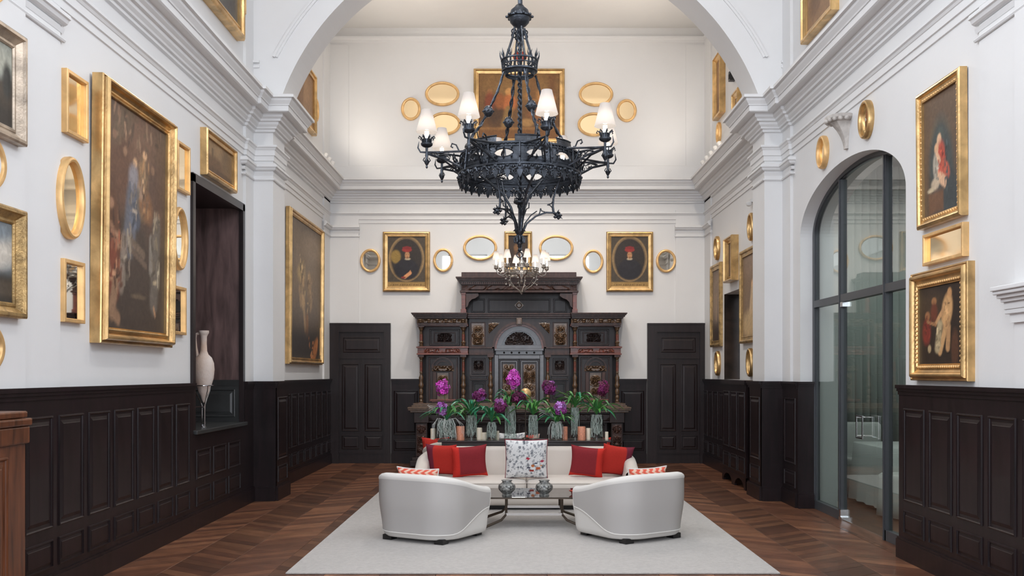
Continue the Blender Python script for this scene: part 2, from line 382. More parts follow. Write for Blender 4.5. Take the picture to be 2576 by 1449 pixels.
for pth in ([(XL, 11.84), (XL+J, 11.84), (XL+J, PY0), (PX0, PY0), (PX0, PY1), (XL+J, PY1), (XL+J, 13.26)],
            [(XR-J, 13.26), (XR-J, PY1), (PX1, PY1), (PX1, PY0), (XR-J, PY0), (XR-J, 11.84), (XR, 11.84)],
            [(XL+.03, 16.75), (XL+.03, YB-.03), (XL+.56, YB-.03)], [(XR-.56, YB-.03), (XR-.03, YB-.03), (XR-.03, 16.75)],
            [(XL+.014, 5.4), (XL+.014, 7.14)], [(XR-.014, 7.14), (XR-.014, 5.4)]):
    addm(m, sweep(pth, cap)); addm(m, sweep(pth, [(0, 4.045), (.015, 4.045), (.022, 4.035), (.015, 4.022), (0, 4.02)]))
    addm(m, sweep(pth, [(0, 4.125), (.012, 4.12), (0, 4.085)]))
tag(m.build('trim_5', 'plaster'), kind='structure')
# attic: low plinth step and top moulding of the far bay
far_path = [(XL, 13.2), (XL, YB), (XR, YB), (XR, 13.2)]
m = sweep(far_path, [(0, 5.30), (.02, 5.29), (.025, 5.27), (.03, 5.05), (0, 5.04)])
addm(m, sweep(far_path, [(0, 7.60), (.05, 7.59), (.045, 7.56), (.02, 7.53), (.015, 7.50), (0, 7.49)]))
tag(m.build('trim_6', 'plaster'), kind='structure')
# ---- chevron parquet
tag(MB().box(XL-.75, Y0-.3, -.2, XR+.6, YB+.3, -.012).build('floor_base', 'dark_leg'), kind='structure')
PW, PP, PS = .4425, .15, .70
floor = empty('floor', (0, 0, 0), kind='structure')
boards = []
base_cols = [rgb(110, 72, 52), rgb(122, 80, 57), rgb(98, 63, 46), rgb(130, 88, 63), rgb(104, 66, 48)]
for k in range(-8, 9):
    x0 = .03+(k-.5)*PW; x1 = x0+PW
    cx0, cx1 = max(x0, XL), min(x1, XR)
    if cx1-cx0 < .02: continue
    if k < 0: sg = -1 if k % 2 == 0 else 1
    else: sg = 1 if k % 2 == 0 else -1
    j = 0; y = Y0-.6
    while y < YB+.4:
        g = .0012
        pts = []
        for xx, e in ((cx0+g, 0), (cx1-g, 0), (cx1-g, 1), (cx0+g, 1)):
            yy = y+sg*PS*(xx-x0)+(0 if e == 0 else PP)+(g if e == 0 else -g)
            if sg < 0: yy += PS*PW
            pts.append((xx, yy))
        yy = [p[1] for p in pts]
        if min(yy) < YB-.005 and max(yy) > Y0:
            pts = [(a, min(b, YB-.001)) for a, b in pts]
            tone = (.68 if k % 2 == 0 else 1.0)*random.uniform(.86, 1.14)  # alternate columns darkened: directional sheen put into the board colour
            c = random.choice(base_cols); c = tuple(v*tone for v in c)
            xc = (cx0+cx1)/2; yc = sum(p[1] for p in pts)/4
            vis = yc > 6.4 and not (-1.72 < xc < 2.0 and 7.9 < yc < 15.0) and abs(xc)/max(.1, yc) < .56
            boards.append((yc if vis else 1e3+yc, pts, c))
        y += PP
boards.sort(key=lambda b: b[0])
def board_geo(m, pts, c):
    h = random.uniform(-.0006, .0006); b = .002
    cxm = sum(p[0] for p in pts)/4; cym = sum(p[1] for p in pts)/4
    inner = [(p[0]+(cxm-p[0])*.010, p[1]+(b if p[1] < cym else -b)) for p in pts]
    vs = [(p[0], p[1], -.012) for p in pts]+[(p[0], p[1], -.0015+h) for p in pts]+[(p[0], p[1], h) for p in inner]
    fs = [(4, 5, 6, 7), (8, 9, 10, 11)]
    fs = [(8, 9, 10, 11)]+[(i, (i+1) % 4, 4+(i+1) % 4, 4+i) for i in range(4)]+[(4+i, 4+(i+1) % 4, 8+(i+1) % 4, 8+i) for i in range(4)]
    m.add(vs, fs); m.c = (m.c or [])+[c]*12
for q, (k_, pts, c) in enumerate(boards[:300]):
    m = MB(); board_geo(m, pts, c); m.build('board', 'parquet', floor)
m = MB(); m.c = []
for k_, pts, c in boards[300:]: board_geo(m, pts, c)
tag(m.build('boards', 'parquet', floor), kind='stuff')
# ---- wainscot
PANELS = {}
def panel_mesh(wd, h):
    key = (round(wd, 3), round(h, 3))
    if key in PANELS: return PANELS[key]
    m = MB(); k = min(1, wd/.3, h/.3)
    rings = [(0, 0), (.003, .011), (.011, .013), (.018*k, .007), (.022*k, -.003), (.028*k, -.003), (.062*k, .006), (.065*k, .008)]
    vs = []
    for i_, d in rings:
        vs += [(i_, -d, i_), (wd-i_, -d, i_), (wd-i_, -d, h-i_), (i_, -d, h-i_)]
    fs = [(a*4+i, a*4+(i+1) % 4, (a+1)*4+(i+1) % 4, (a+1)*4+i) for a in range(len(rings)-1) for i in range(4)]
    e = (len(rings)-1)*4; fs.append((e, e+1, e+2, e+3)); m.add(vs, fs)
    me = bpy.data.meshes.new('panel'); me.from_pydata(m.v, [], m.f); me.materials.append(M['panelling']); PANELS[key] = me
    return me
def place_panel(parent, x, y, z, wd, h, mt=None, name='panel'):
    me = panel_mesh(wd, h)
    if mt:
        me = me.copy(); me.materials.clear(); me.materials.append(M[mt])
    o = bpy.data.objects.new(name, me); COL.objects.link(o); o.parent = parent; o.location = (x, y, z); return o
BASEP = [(.0, 0), (.075, 0), (.075, .15), (.068, .158), (.062, .175), (.045, .18), (.045, .19)]
def run(name, a, b, edges=None, top=1.5, panels=True, th=.045, step=.47, cap=True, low=True, mt='panelling'):
    a = np.array(a, float); b = np.array(b, float); L = float(np.linalg.norm(b-a)); ang = math.atan2(b[1]-a[1], b[0]-a[0])
    root = MB(); m = root
    m.box(0, 0, 0, L, -th, top-.03)
    m.box(.001, -th-.0005, 0, L-.001, -th-.028, .165); m.box(.001, -th-.0005, .165, L-.001, -th-.018, .182)
    if cap:
        m.box(0, 0, top-.03, L, -th-.035, top); m.box(.001, -th-.0005, top-.055, L-.001, -th-.022, top-.0305); m.box(.001, -th-.0005, top-.085, L-.001, -th-.010, top-.0555)
    o = m.build(name, mt); o.location = (a[0], a[1], 0); o.rotation_euler = (0, 0, ang); tag(o, kind='structure')
    if panels:
        if edges is None:
            n = max(1, round(L/step)); edges = [L*i/n for i in range(n+1)]
        for i in range(len(edges)-1):
            e0, e1 = edges[i]+.045, edges[i+1]-.045
            if e1-e0 < .05: continue
            place_panel(o, e0, -th, .505, e1-e0, top-.20-.505)
            if low: place_panel(o, e0, -th, .225, e1-e0, .20)
    return o
le = [1.02+.49*i for i in range(9)]+[5.47, 5.965, 6.46, 6.95, 7.44, 7.92, 8.41, 8.89, 9.37, 9.85]
run('wainscot_left', (XL, .95), (XL, 9.93), [v-.95 for v in le])
run('wainscot_left', (XL, 9.93), (XL, 11.82), [.04, .60, 1.16, 1.72], top=1.01, cap=False)
run('wainscot_left', (XL, 11.82), (XL, PY0-.04), panels=False)
run('wainscot_left', (XL, PY0), (PX0+.045, PY0), panels=False)
run('wainscot_left', (PX0, PY0-.04), (PX0, PY1+.04), [.05, .63])
run('wainscot_left', (PX0+.045, PY1), (XL, PY1), panels=False)
run('wainscot_left', (XL, PY1+.04), (XL, YB), step=.44)
run('wainscot_back', (-2.21, YB), (2.33, YB), [0, .52, 1.02, 1.52, 2.02, 2.52, 3.02, 3.52, 4.04, 4.54])
run('wainscot_right', (XR, YB), (XR, 14.74), step=.45)
run('wainscot_right', (XR, 13.25), (XR, PY1+.04), panels=True, step=.4)
run('wainscot_right', (XR, PY1), (PX1-.045, PY1), panels=False)
run('wainscot_right', (PX1, PY1+.04), (PX1, PY0-.04), [.05, .63])
run('wainscot_right', (PX1-.045, PY0), (XR, PY0), panels=False)
run('wainscot_right', (XR, PY0-.04), (XR, 11.56), [.06, .62])
run('wainscot_right', (XR-.045, 11.57), (XR+.145, 11.57), panels=False, th=.03)
rn = run('wainscot_right', (XR, 8.5), (XR, .95), [8.5-v for v in [8.43, 7.92, 7.42, 6.93, 6.46, 5.98, 5.5, 5.0, 4.5]+[4.02-.49*i for i in range(7)]])
# ---- deep niche in the left wall
m = MB(); y0, y1, z0, z1 = NL
m.box(XL-.02, y0-.02, z0, XL+.03, y0+.06, z1+.02, 0); m.box(XL-.02, y1-.06, z0, XL+.03, y1+.02, z1+.02, 0); m.box(XL-.02, y0-.02, z1-.06, XL+.03, y1+.02, z1+.03, 0)
m.box(XL-.70, y1-.035, z0, XL-.02, y1, z1, 1)          # far jamb lining
m.box(XL-.70, y0, z0, XL-.02, y0+.03, z1, 0)
m.box(XL-.70, y0, z1-.03, XL-.02, y1, z1, 0)
m.box(XL-.74, y0, z0, XL-.70, y1, z1, 1)
m.box(XL-.70, y1-.05, 1.45, XL-.02, y1-.035, 1.52, 2); m.box(XL-.70, y1-.045, z0, XL-.02, y1-.034, 1.45, 2)
nich = tag(m.build('trim_7', ['door_wood', 'niche_wood', 'niche_grey']), kind='structure')
o = place_panel(nich, XL-.62, y1-.045, 1.07, .55, .34, 'niche_grey')
m = MB(); m.box(XL-.74, y0-.03, .97, XL+.075, y1-.02, 1.012)
bevel(tag(m.build('window_sill', 'niche_grey'), kind='structure'), .006)
# ---- dark marble niche in the right wall
m = MB(); y0, y1, z0, z1 = NR
m.box(XR+.22, y0, z0, XR+.26, y1, z1, 0); m.box(XR+.0, y1-.01, z0, XR+.25, y1, z1, 0)
tag(m.build('trim_8', ['marble_black']), kind='structure')
# ---- back doors
def door(name, x0, x1):
    ztop = 2.49; r = empty(name, (x0, YB, 0), kind='structure'); W = x1-x0
    m = MB(); fw = .17
    m.box(0, -.075, 0, fw, 0, ztop-.16); m.box(W-.11, -.075, 0, W, 0, ztop-.16); m.box(0, -.075, ztop-.16, W, 0, ztop-.03)
    m.box(0, -.085, ztop-.03, W, 0, ztop); m.box(fw-.02, -.085, 0, fw+.003, -.0745, ztop-.14); m.box(W-.113, -.085, 0, W-.09, -.0745, ztop-.14)
    m.build('door_frame', 'door_wood', r)
    m = MB(); m.box(fw+.001, -.03, .001, W-.111, -.001, ztop-.161); m.box(fw+.002, -.05, 1.86, W-.112, -.0305, 1.90); m.box(fw+.002, -.045, .17, W-.112, -.0305, .19)
    m.box((fw+W-.11)/2-.018, -.04, .191, (fw+W-.11)/2+.018, -.0305, 1.859)
    m.build('door_leaf', 'door_wood', r)
    w2 = (W-.11-fw)/2
    place_panel(r, fw+.07, -.03, 1.97, 2*w2-.14, .27, 'door_wood')
    for k in range(2):
        place_panel(r, fw+.05+k*w2+(0 if k else -.0), -.03, .57, w2-.09, 1.20, 'door_wood')
        place_panel(r, fw+.05+k*w2, -.03, .25, w2-.09, .25, 'door_wood')
door('door_1', -3.31, -2.22); door('door_2', 2.34, 3.385)
# ---- arched glass doorway
gx = XR+.145
door3 = empty('door_3', (gx, DO[1], 0), kind='structure'); oy = DO[1]
def arcpts(off, x, n=48, c0=0.0):
    yc = (DO[0]+DO[1])/2; a = (DO[1]-DO[0])/2-off; b = DR-off*.6
    P = [(x, DO[1]-off-oy, c0)]
    P += [(x, yc+a*cos(pi*i/n)-oy, DZ+b*sin(pi*i/n)) for i in range(n+1)]
    P += [(x, DO[0]+off-oy, c0)]; return P
m = MB()
for o0, o1, xx0, xx1 in ((0, .065, 0, .07), (.065, .085, .02, .05)):
    A, B, C, D = arcpts(o0, xx0), arcpts(o1, xx0), arcpts(o1, xx1), arcpts(o0, xx1)
    m.strip(A, B); m.strip(B, C); m.strip(C, D); m.strip(D, A)
m.build('door_frame', 'frame_grey', door3, smooth=True)
def zin(y): return arch_top(y)-.05
for ym in (10.62, 9.34):
    m = MB(); m.box(0, ym-.035-oy, 0, .07, ym+.035-oy, zin(ym)); m.box(-.012, ym-.012-oy, 0, 0, ym+.012-oy, zin(ym)); m.build('mullion', 'frame_grey', door3)
m = MB(); m.box(-.005, DO[0]-oy+.05, 2.375, .075, -.05, 2.455); m.build('transom', 'frame_grey', door3)
m = MB(); m.box(0, 10.62-oy, 0, .07, -.05, .10); m.build('bottom_rail', 'frame_grey', door3)
m = MB(); m.box(0, DO[0]-oy+.05, 0, .07, 9.34-oy, .10); m.build('bottom_rail', 'frame_grey', door3)
for ya, yb in ((8.53, 9.31), (9.37, 10.59), (10.65, 11.53)):
    m = MB(); m.box(.03, ya-oy, .01 if ya == 9.37 else .09, .038, yb-oy, 2.38); m.build('pane', 'pane_glass', door3)
    m = MB(); n = 16; Y = [ya+(yb-ya)*i/n for i in range(n+1)]
    m.strip([(.03, y-oy, 2.45) for y in Y], [(.03, y-oy, zin(y)-.01) for y in Y]); m.build('pane', 'pane_glass', door3)
hd = MB(); yh = 9.87
for yy in (yh-.085, yh+.085): hd.tube([(-.05, yy-oy, .94), (-.05, yy-oy, 1.17)], .009)
hd2 = MB()
for z in (.945, 1.165): hd.tube([(-.05, yh-.094-oy, z), (-.05, yh+.094-oy, z)], .009)
for z in (.96, 1.15): hd.tube([(-.05, yh+.085-oy, z), (.035, yh+.085-oy, z)], .007)
hd.build('door_handle', 'steel', door3)
m = MB(); m.box(-.02, 10.50-oy, .0, .06, 10.60-oy, .045); m.box(-.012, 10.56-oy, .045, .055, 10.60-oy, .12); m.build('patch_fitting', 'steel', door3)
m = MB(); m.box(-.01, 10.50-oy, 2.32, .05, 10.58-oy, 2.37); m.build('patch_fitting', 'steel', door3)
# ---- the room behind the glass
RX0, RX1, RY0, RY1 = XR+.45, 8.3, 6.2, 14.5
tag(MB().box(RX0, RY0, -.05, RX1, RY1, 0).box(XR+.001, DO[0], -.05, RX0-.001, DO[1], -.0005).build('floor_side_room', 'plain_parquet'), kind='structure')
tag(MB().box(RX1, RY0, 0, RX1+.1, RY1, 4.6).build('wall_side_room', 'green_wall'), kind='structure')
tag(MB().box(RX0, RY1, 0, RX1, RY1+.1, 4.6).build('wall_side_room', 'green_wall'), kind='structure')
tag(MB().box(RX0, RY0-.1, 0, RX1, RY0, 4.6).build('wall_side_room', 'green_wall'), kind='structure')
tag(MB().box(RX0-.1, RY0, 4.6, RX1, RY1, 4.7).build('ceiling_side_room', 'ceiling_paint'), kind='structure')
m = MB(); m.box(RX0, RY1-.03, 0, RX1, RY1, .5); tag(m.build('baseboard_side_room', 'black'), kind='structure')
def curtain(x0, y0, x1, y1, z0, z1, name, mt, label, folds=14, amp=.05):
    m = MB(); n = folds*6; A = []; B = []
    dx, dy = x1-x0, y1-y0; L = sqrt(dx*dx+dy*dy); nx, ny = -dy/L, dx/L
    for i in range(n+1):
        t = i/n; a = amp*sin(2*pi*folds*t+.6*sin(5*t)); A.append((x0+dx*t+nx*a, y0+dy*t+ny*a, z0)); B.append((x0+dx*t+nx*a*.7, y0+dy*t+ny*a*.7, z1))
    m.strip(A, B); o = m.build(name, mt, smooth=True); s = o.modifiers.new('t', 'SOLIDIFY'); s.thickness = .004
    return tag(o, label, 'curtain')
curtain(3.95, 13.1, 6.6, 14.2, .02, 4.5, 'curtain', 'sheer', 'wide grey sheer curtain hanging behind the left pane of the glass doorway', 22, .04)
curtain(5.2, 12.6, 5.45, 12.35, .02, 4.5, 'curtain', 'linen', 'narrow white curtain seen through the middle pane of the glass doorway', 5, .03)
curtain(7.2, 12.4, 8.1, 11.2, .02, 4.5, 'curtain', 'linen', 'pale curtain against the green wall of the room behind the glass doorway', 8, .05)
# ================================================================== PICTURES AND MIRRORS
def paint(nx, ny, bg, ops, bg2=None):
    """flat painted picture as colours on a grid; x right, y up, both 0..1; later ops lie on top"""
    X, Y = np.meshgrid(np.linspace(0, 1, nx+1), np.linspace(0, 1, ny+1))
    A = np.zeros((ny+1, nx+1, 3)); b1 = np.array(rgb(*bg)); b2 = np.array(rgb(*(bg2 or bg)))
    A[:] = b1+(b2-b1)*Y[..., None]
    for op in ops:
        k = op[0]
        if k == 'e': _, cx, cy, rx, ry, ang, col, soft = op; c, s = cos(radians(ang)), sin(radians(ang)); u = (X-cx)*c+(Y-cy)*s; v = -(X-cx)*s+(Y-cy)*c; d = np.sqrt((u/rx)**2+(v/ry)**2); al = np.clip((1-d)/(soft*.65)+.5, 0, 1)
        elif k == 'r': _, cx, cy, rx, ry, t, col, soft = op; d = np.abs(np.sqrt(((X-cx)/rx)**2+((Y-cy)/ry)**2)-1)/t; al = np.clip((1-d)/soft+.5, 0, 1)
        elif k == 'b': _, x0, y0, x1, y1, col, soft = op; d = np.minimum(np.minimum(X-x0, x1-X), np.minimum(Y-y0, y1-Y)); al = np.clip(d/max(soft, 1e-3)+.5, 0, 1)
        elif k == 'l':
            _, x0, y0, x1, y1, wd, col, soft = op; dx, dy = x1-x0, y1-y0; t = np.clip(((X-x0)*dx+(Y-y0)*dy)/(dx*dx+dy*dy), 0, 1)
            d = np.sqrt((X-x0-t*dx)**2+(Y-y0-t*dy)**2)/wd; al = np.clip((1-d)/(soft*.65)+.5, 0, 1)
        A += (np.array(rgb(*col))-A)*al[..., None]
    return A
def frame_mb(W, H, prof, oval=False):
    """prof: (inset, depth) list from the wall out and in to the sight edge; picture centred on x, z from 0"""
    m = MB()
    if oval:
        n = 56; rings = []
        for u, d in prof:
            rings.append([((W/2-u)*cos(2*pi*k/n), -d, H/2+(H/2-u)*sin(2*pi*k/n)) for k in range(n)])
    else:
        n = 4; rings = [[(-W/2+u, -d, u), (W/2-u, -d, u), (W/2-u, -d, H-u), (-W/2+u, -d, H-u)] for u, d in prof]
    vs = [p for r in rings for p in r]; k = n
    fs = [(i*k+j, i*k+(j+1) % k, (i+1)*k+(j+1) % k, (i+1)*k+j) for i in range(len(prof)-1) for j in range(k)]
    m.add(vs, fs); return m
def frame_prof(fw, t, style):
    if style == 'wide':   # big moulded frame
        return [(0, .0), (0, t*.62), (.03*fw, t*.70), (.10*fw, t*.72), (.12*fw, t*.60), (.16*fw, t*.60), (.20*fw, t*.86), (.28*fw, t), (.38*fw, t), (.46*fw, t*.86), (.50*fw, t*.62), (.66*fw, t*.50), (.72*fw, t*.50), (.75*fw, t*.64), (.84*fw, t*.66), (.87*fw, t*.52), (.93*fw, t*.50), (fw, t*.56), (fw, t*.36)]
    if style == 'cove':
        return [(0, 0), (0, t*.9), (.012, t), (.3*fw, t), (.36*fw, t*.8), (.7*fw, t*.5), (.76*fw, t*.55), (.9*fw, t*.55), (fw, t*.45), (fw, t*.35)]
    if style == 'step':
        return [(0, 0), (0, t*.8), (.15*fw, t*.95), (.3*fw, t), (.42*fw, t*.92), (.48*fw, t*.66), (.8*fw, t*.6), (.86*fw, t*.7), (fw, t*.66), (fw, t*.35)]
    return [(0, 0), (0, t*.9), (.1*fw, t), (.8*fw, t), (.95*fw, t*.85), (fw, t*.5)]
def hang(wall, pos, z0):
    if wall == 'L': return (XL, pos, z0), pi/2
    if wall == 'R': return (XR, pos, z0), -pi/2
    return (pos, YB, z0), 0
def canvas_obj(A, W, H, root, d):
    ny, nx = A.shape[0]-1, A.shape[1]-1; m = MB()
    X = np.linspace(-W/2, W/2, nx+1); Z = np.linspace(0, H, ny+1)
    vs = [(x, -d, z) for z in Z for x in X]
    fs = [(j*(nx+1)+i, j*(nx+1)+i+1, (j+1)*(nx+1)+i+1, (j+1)*(nx+1)+i) for j in range(ny) for i in range(nx)]
    m.add(vs, fs); m.c = np.clip(A.reshape(-1, 3)*1.4, 0, .9); return m.build('canvas', 'oil_paint', root)
def picture(wall, pos, z0, W, H, fw, t, style, fmat, A, label, group=None, tilt=0, off=0.0, bead=False):
    loc, rz = hang(wall, pos, z0)
    if off: loc = (loc[0]+(off if wall == 'L' else -off if wall == 'R' else 0), loc[1]-(off if wall == 'B' else 0), loc[2])
    r = empty('painting', loc, rz, label, 'painting', group)
    if tilt: r.rotation_euler = (radians(tilt), 0, rz)
    frame_mb(W, H, frame_prof(fw, t, style)).build('frame', fmat, r)
    iw, ih = W-2*fw, H-2*fw
    c = canvas_obj(A, iw+.01, ih+.01, r, t*.40); c.location.z = fw-.005
    b = MB(); b.box(-W/2+.01, -.01, .01, W/2-.01, -.002, H-.01); b.build('backing_board', 'cloth_brown', r)
    if bead:
        m = MB(); n = int(W/.05)
        for k in range(n):
            for zz in (fw*.82, H-fw*.82): m.sphere((-W/2+fw+(W-2*fw)*(k+.5)/n, -t*.62, zz), .012, 6)
        n = int(H/.05)
        for k in range(n):
            for xx in (-W/2+fw*.82, W/2-fw*.82): m.sphere((xx, -t*.62, fw+(H-2*fw)*(k+.5)/n), .012, 6)
        tag(m.build('beading', 'gold_light', r), kind='stuff')
    return r
def mirror(wall, pos, z0, W, H, fw, t, label, oval=True, gm='mirror_clear', fmat='gold_light', group=None, tilt=0, name='mirror'):
    loc, rz = hang(wall, pos, z0); r = empty(name, loc, rz, label, 'mirror', group)
    if tilt: r.rotation_euler = (radians(tilt), 0, rz)
    if oval: prof = [(0, 0), (-.002, t*.6), (fw*.15, t*.9), (fw*.45, t), (fw*.8, t*.9), (fw, t*.6), (fw, t*.3)]
    else: prof = [(0, 0), (0, t*.92), (fw*.12, t), (fw*.85, t), (fw, t*.85), (fw, t*.35)]
    frame_mb(W, H, prof, oval).build('frame', fmat, r, smooth=oval)
    m = MB(); n = 56; d = t*.4
    if oval: vs = [((W/2-fw+.003)*cos(2*pi*k/n), -d, H/2+(H/2-fw+.003)*sin(2*pi*k/n)) for k in range(n)]; m.add(vs, [tuple(range(n))])
    else: m.add([(-W/2+fw, -d, fw), (W/2-fw, -d, fw), (W/2-fw, -d, H-fw), (-W/2+fw, -d, H-fw)], [(0, 1, 2, 3)])
    m.build('mirror_glass', gm, r)
    return r
def drape(seed, cx, cy, w_, h_, n, cols):
    q = random.Random(seed); out = []
    for _ in range(n):
        x, y = cx+q.uniform(-w_, w_), cy+q.uniform(-h_, h_); a = q.uniform(-.5, .5)+pi/2*(q.random() < .8); L = q.uniform(.02, .06)
        c = q.choice(cols); k = q.uniform(.7, 1.2); out.append(('l', x, y, x+L*cos(a), y+L*sin(a), q.uniform(.006, .014), tuple(min(255, v*k) for v in c), 1.1))
    return out
# ---------------- painted contents (loose dark old-master scenes of invented figures)
SK = (186, 148, 112)
big = paint(70, 110, (62, 52, 46), [
    ('e', .5, .80, .42, .24, 0, (104, 78, 62), 1.4), ('e', .22, .72, .20, .18, 20, (92, 66, 52), 1.2), ('e', .8, .62, .18, .2, 0, (84, 64, 54), 1.2),
    ('l', .42, .60, .38, .42, .09, (92, 92, 98), .8), ('l', .47, .62, .50, .52, .06, (72, 74, 82), .8), ('e', .46, .77, .035, .022, 0, SK, .8), ('e', .44, .70, .08, .06, 0, (128, 122, 124), 1),
    ('l', .60, .74, .60, .60, .08, (112, 92, 70), .9), ('e', .62, .83, .035, .022, 0, SK, .8), ('e', .64, .60, .12, .07, -20, (124, 88, 60), 1), ('e', .56, .66, .06, .045, 0, (142, 116, 96), 1),
    ('l', .12, .52, .16, .40, .08, (90, 62, 46), .9), ('e', .10, .545, .04, .024, 0, (140, 104, 80), .8), ('l', .10, .40, .30, .38, .035, (150, 116, 90), .9),
    ('l', .10, .32, .14, .22, .10, (112, 60, 44), .9), ('l', .18, .22, .12, .08, .045, (128, 100, 78), .9), ('l', .12, .08, .22, .045, .03, (128, 100, 78), .9), ('l', .30, .40, .26, .20, .04, (122, 108, 96), 1),
    ('e', .85, .56, .045, .028, 0, (148, 120, 96), .8), ('l', .84, .50, .80, .16, .07, (96, 88, 80), .9), ('l', .88, .34, .88, .24, .02, (170, 158, 136), .9), ('l', .74, .44, .74, .30, .03, (120, 112, 102), .9),
    ('l', .36, .42, .62, .36, .02, (104, 88, 74), .9), ('l', .36, .38, .66, .31, .015, (96, 80, 68), .9), ('e', .54, .16, .12, .012, 0, (92, 78, 64), .8), ('e', .28, .93, .2, .06, 30, (92, 76, 60), 1.4)]+drape(1, .44, .55, .07, .12, 26, [(116, 112, 116), (84, 88, 98), (136, 124, 112)])+drape(2, .62, .66, .07, .12, 22, [(138, 104, 72), (150, 120, 90), (96, 74, 58)])+drape(3, .16, .34, .09, .16, 30, [(126, 78, 58), (150, 112, 86), (84, 58, 46)])+drape(4, .82, .38, .07, .18, 22, [(120, 108, 92), (92, 82, 72), (150, 134, 110)])+drape(5, .5, .88, .42, .08, 34, [(112, 88, 70), (92, 72, 58), (130, 104, 82)])+drape(6, .34, .30, .08, .10, 16, [(140, 128, 112), (104, 92, 80)])+[('e', .30, .80, .03, .02, 0, (138, 106, 82), .8), ('e', .76, .78, .03, .02, 0, (132, 102, 80), .8), ('e', .14, .85, .03, .02, 0, (126, 96, 76), .8), ('l', .80, .12, .83, .085, .012, (150, 116, 88), .9)], (74, 62, 54))
land1 = paint(60, 44, (60, 58, 50), [('b', 0, .42, 1, 1, (128, 134, 128), .3), ('e', .6, .72, .5, .2, 12, (150, 150, 138), 1.2), ('e', .2, .5, .3, .22, 0, (74, 74, 62), .9), ('e', .8, .34, .4, .2, 20, (66, 58, 50), .9), ('e', .93, .55, .06, .22, 0, (48, 48, 46), .9), ('e', .5, .08, .7, .2, 0, (50, 46, 42), 1)])
land2 = paint(60, 44, (44, 42, 40), [('b', 0, .40, 1, 1, (120, 128, 132), .25), ('e', .6, .55, .55, .2, 14, (176, 170, 160), 1), ('e', .4, .85, .5, .16, 0, (110, 120, 128), 1), ('b', 0, 0, 1, .30, (52, 48, 44), .2), ('e', .8, .18, .4, .1, 0, (70, 62, 54), 1)])
land3 = paint(50, 40, (118, 92, 64), [('b', 0, .5, 1, 1, (132, 106, 76), .4), ('e', .3, .35, .35, .2, 0, (96, 72, 50), 1), ('e', .8, .6, .2, .4, 0, (104, 82, 58), 1), ('e', .5, .1, .6, .12, 0, (84, 62, 44), 1), ('l', .25, .5, .25, .75, .03, (96, 76, 54), 1)])
tall = paint(50, 84, (66, 58, 52), [('b', 0, .35, 1, 1, (112, 96, 80), .4), ('e', .35, .62, .12, .07, 0, (150, 128, 92), 1), ('l', .38, .58, .42, .40, .05, (158, 130, 96), .9), ('l', .60, .60, .64, .42, .06, (136, 112, 84), 1), ('l', .44, .36, .48, .22, .03, (140, 116, 88), 1), ('l', .30, .50, .34, .40, .03, (140, 116, 88), 1), ('l', .54, .30, .54, .14, .04, (120, 88, 62), 1), ('b', 0, 0, 1, .2, (52, 48, 46), .1), ('e', .8, .06, .14, .06, 40, (150, 96, 60), .8), ('e', .72, .04, .05, .02, 0, (170, 120, 80), .8), ('e', .7, .85, .3, .1, 0, (124, 108, 92), 1.2)]+drape(7, .40, .58, .10, .14, 30, [(170, 146, 108), (132, 110, 84), (100, 84, 70)])+drape(8, .62, .48, .08, .14, 24, [(150, 124, 92), (116, 96, 76)])+drape(9, .75, .08, .14, .06, 14, [(160, 104, 66), (96, 66, 48)]))
mad = paint(56, 76, (78, 62, 50), [('e', .46, .63, .24, .13, 0, (112, 90, 58), 1.2), ('e', .5, .36, .34, .44, 8, (56, 62, 62), .5), ('e', .62, .10, .36, .28, 0, (50, 56, 58), .5), ('e', .47, .63, .12, .09, 15, (62, 70, 68), .5),
    ('e', .45, .61, .065, .055, 15, (196, 160, 128), .5), ('e', .50, .44, .13, .16, 10, (158, 66, 52), .6), ('e', .60, .36, .15, .07, -25, (164, 78, 60), .6), ('e', .37, .55, .06, .045, 0, (190, 150, 116), .5), ('e', .36, .40, .09, .12, 10, (150, 142, 128), .6),
    ('l', .42, .32, .60, .25, .05, (190, 152, 122), .7), ('l', .38, .50, .46, .44, .03, (196, 158, 126), .7), ('e', .33, .26, .12, .05, 0, (168, 150, 128), .7), ('b', .14, .02, .56, .20, (96, 68, 50), .05), ('e', .2, .22, .1, .02, 0, (176, 160, 132), .7)]+drape(10, .50, .42, .06, .12, 18, [(176, 78, 60), (130, 48, 40)])+drape(11, .36, .40, .05, .10, 14, [(168, 158, 142), (120, 112, 102)])+drape(12, .66, .34, .06, .24, 20, [(66, 76, 78), (44, 50, 52)]), (86, 68, 54))
bath = paint(60, 64, (40, 30, 24), [('e', .3, .72, .3, .2, 0, (58, 44, 32), 1.2), ('e', .66, .66, .12, .22, -12, (176, 136, 92), .5), ('e', .72, .88, .05, .06, 0, (170, 126, 84), .5), ('l', .60, .70, .40, .52, .03, (170, 130, 90), .7), ('l', .64, .48, .50, .16, .05, (172, 134, 92), .7), ('l', .70, .46, .68, .20, .045, (160, 122, 84), .7),
    ('l', .50, .50, .44, .20, .06, (150, 134, 104), .9), ('e', .36, .80, .06, .05, 0, (140, 98, 64), .6), ('e', .36, .66, .08, .12, 0, (92, 48, 34), .8), ('e', .2, .62, .06, .06, 0, (130, 88, 58), .6), ('e', .18, .42, .10, .16, 0, (110, 42, 34), .8), ('l', .2, .55, .4, .50, .02, (140, 100, 68), .8), ('e', .84, .2, .08, .22, 0, (74, 48, 34), .8), ('e', .25, .2, .04, .05, 0, (150, 128, 96), .6)]+drape(13, .46, .34, .05, .14, 16, [(168, 150, 116), (112, 98, 74)])+drape(14, .19, .46, .08, .14, 14, [(128, 54, 42), (84, 36, 28)])+drape(15, .66, .62, .05, .16, 14, [(190, 150, 104), (140, 104, 70)]))
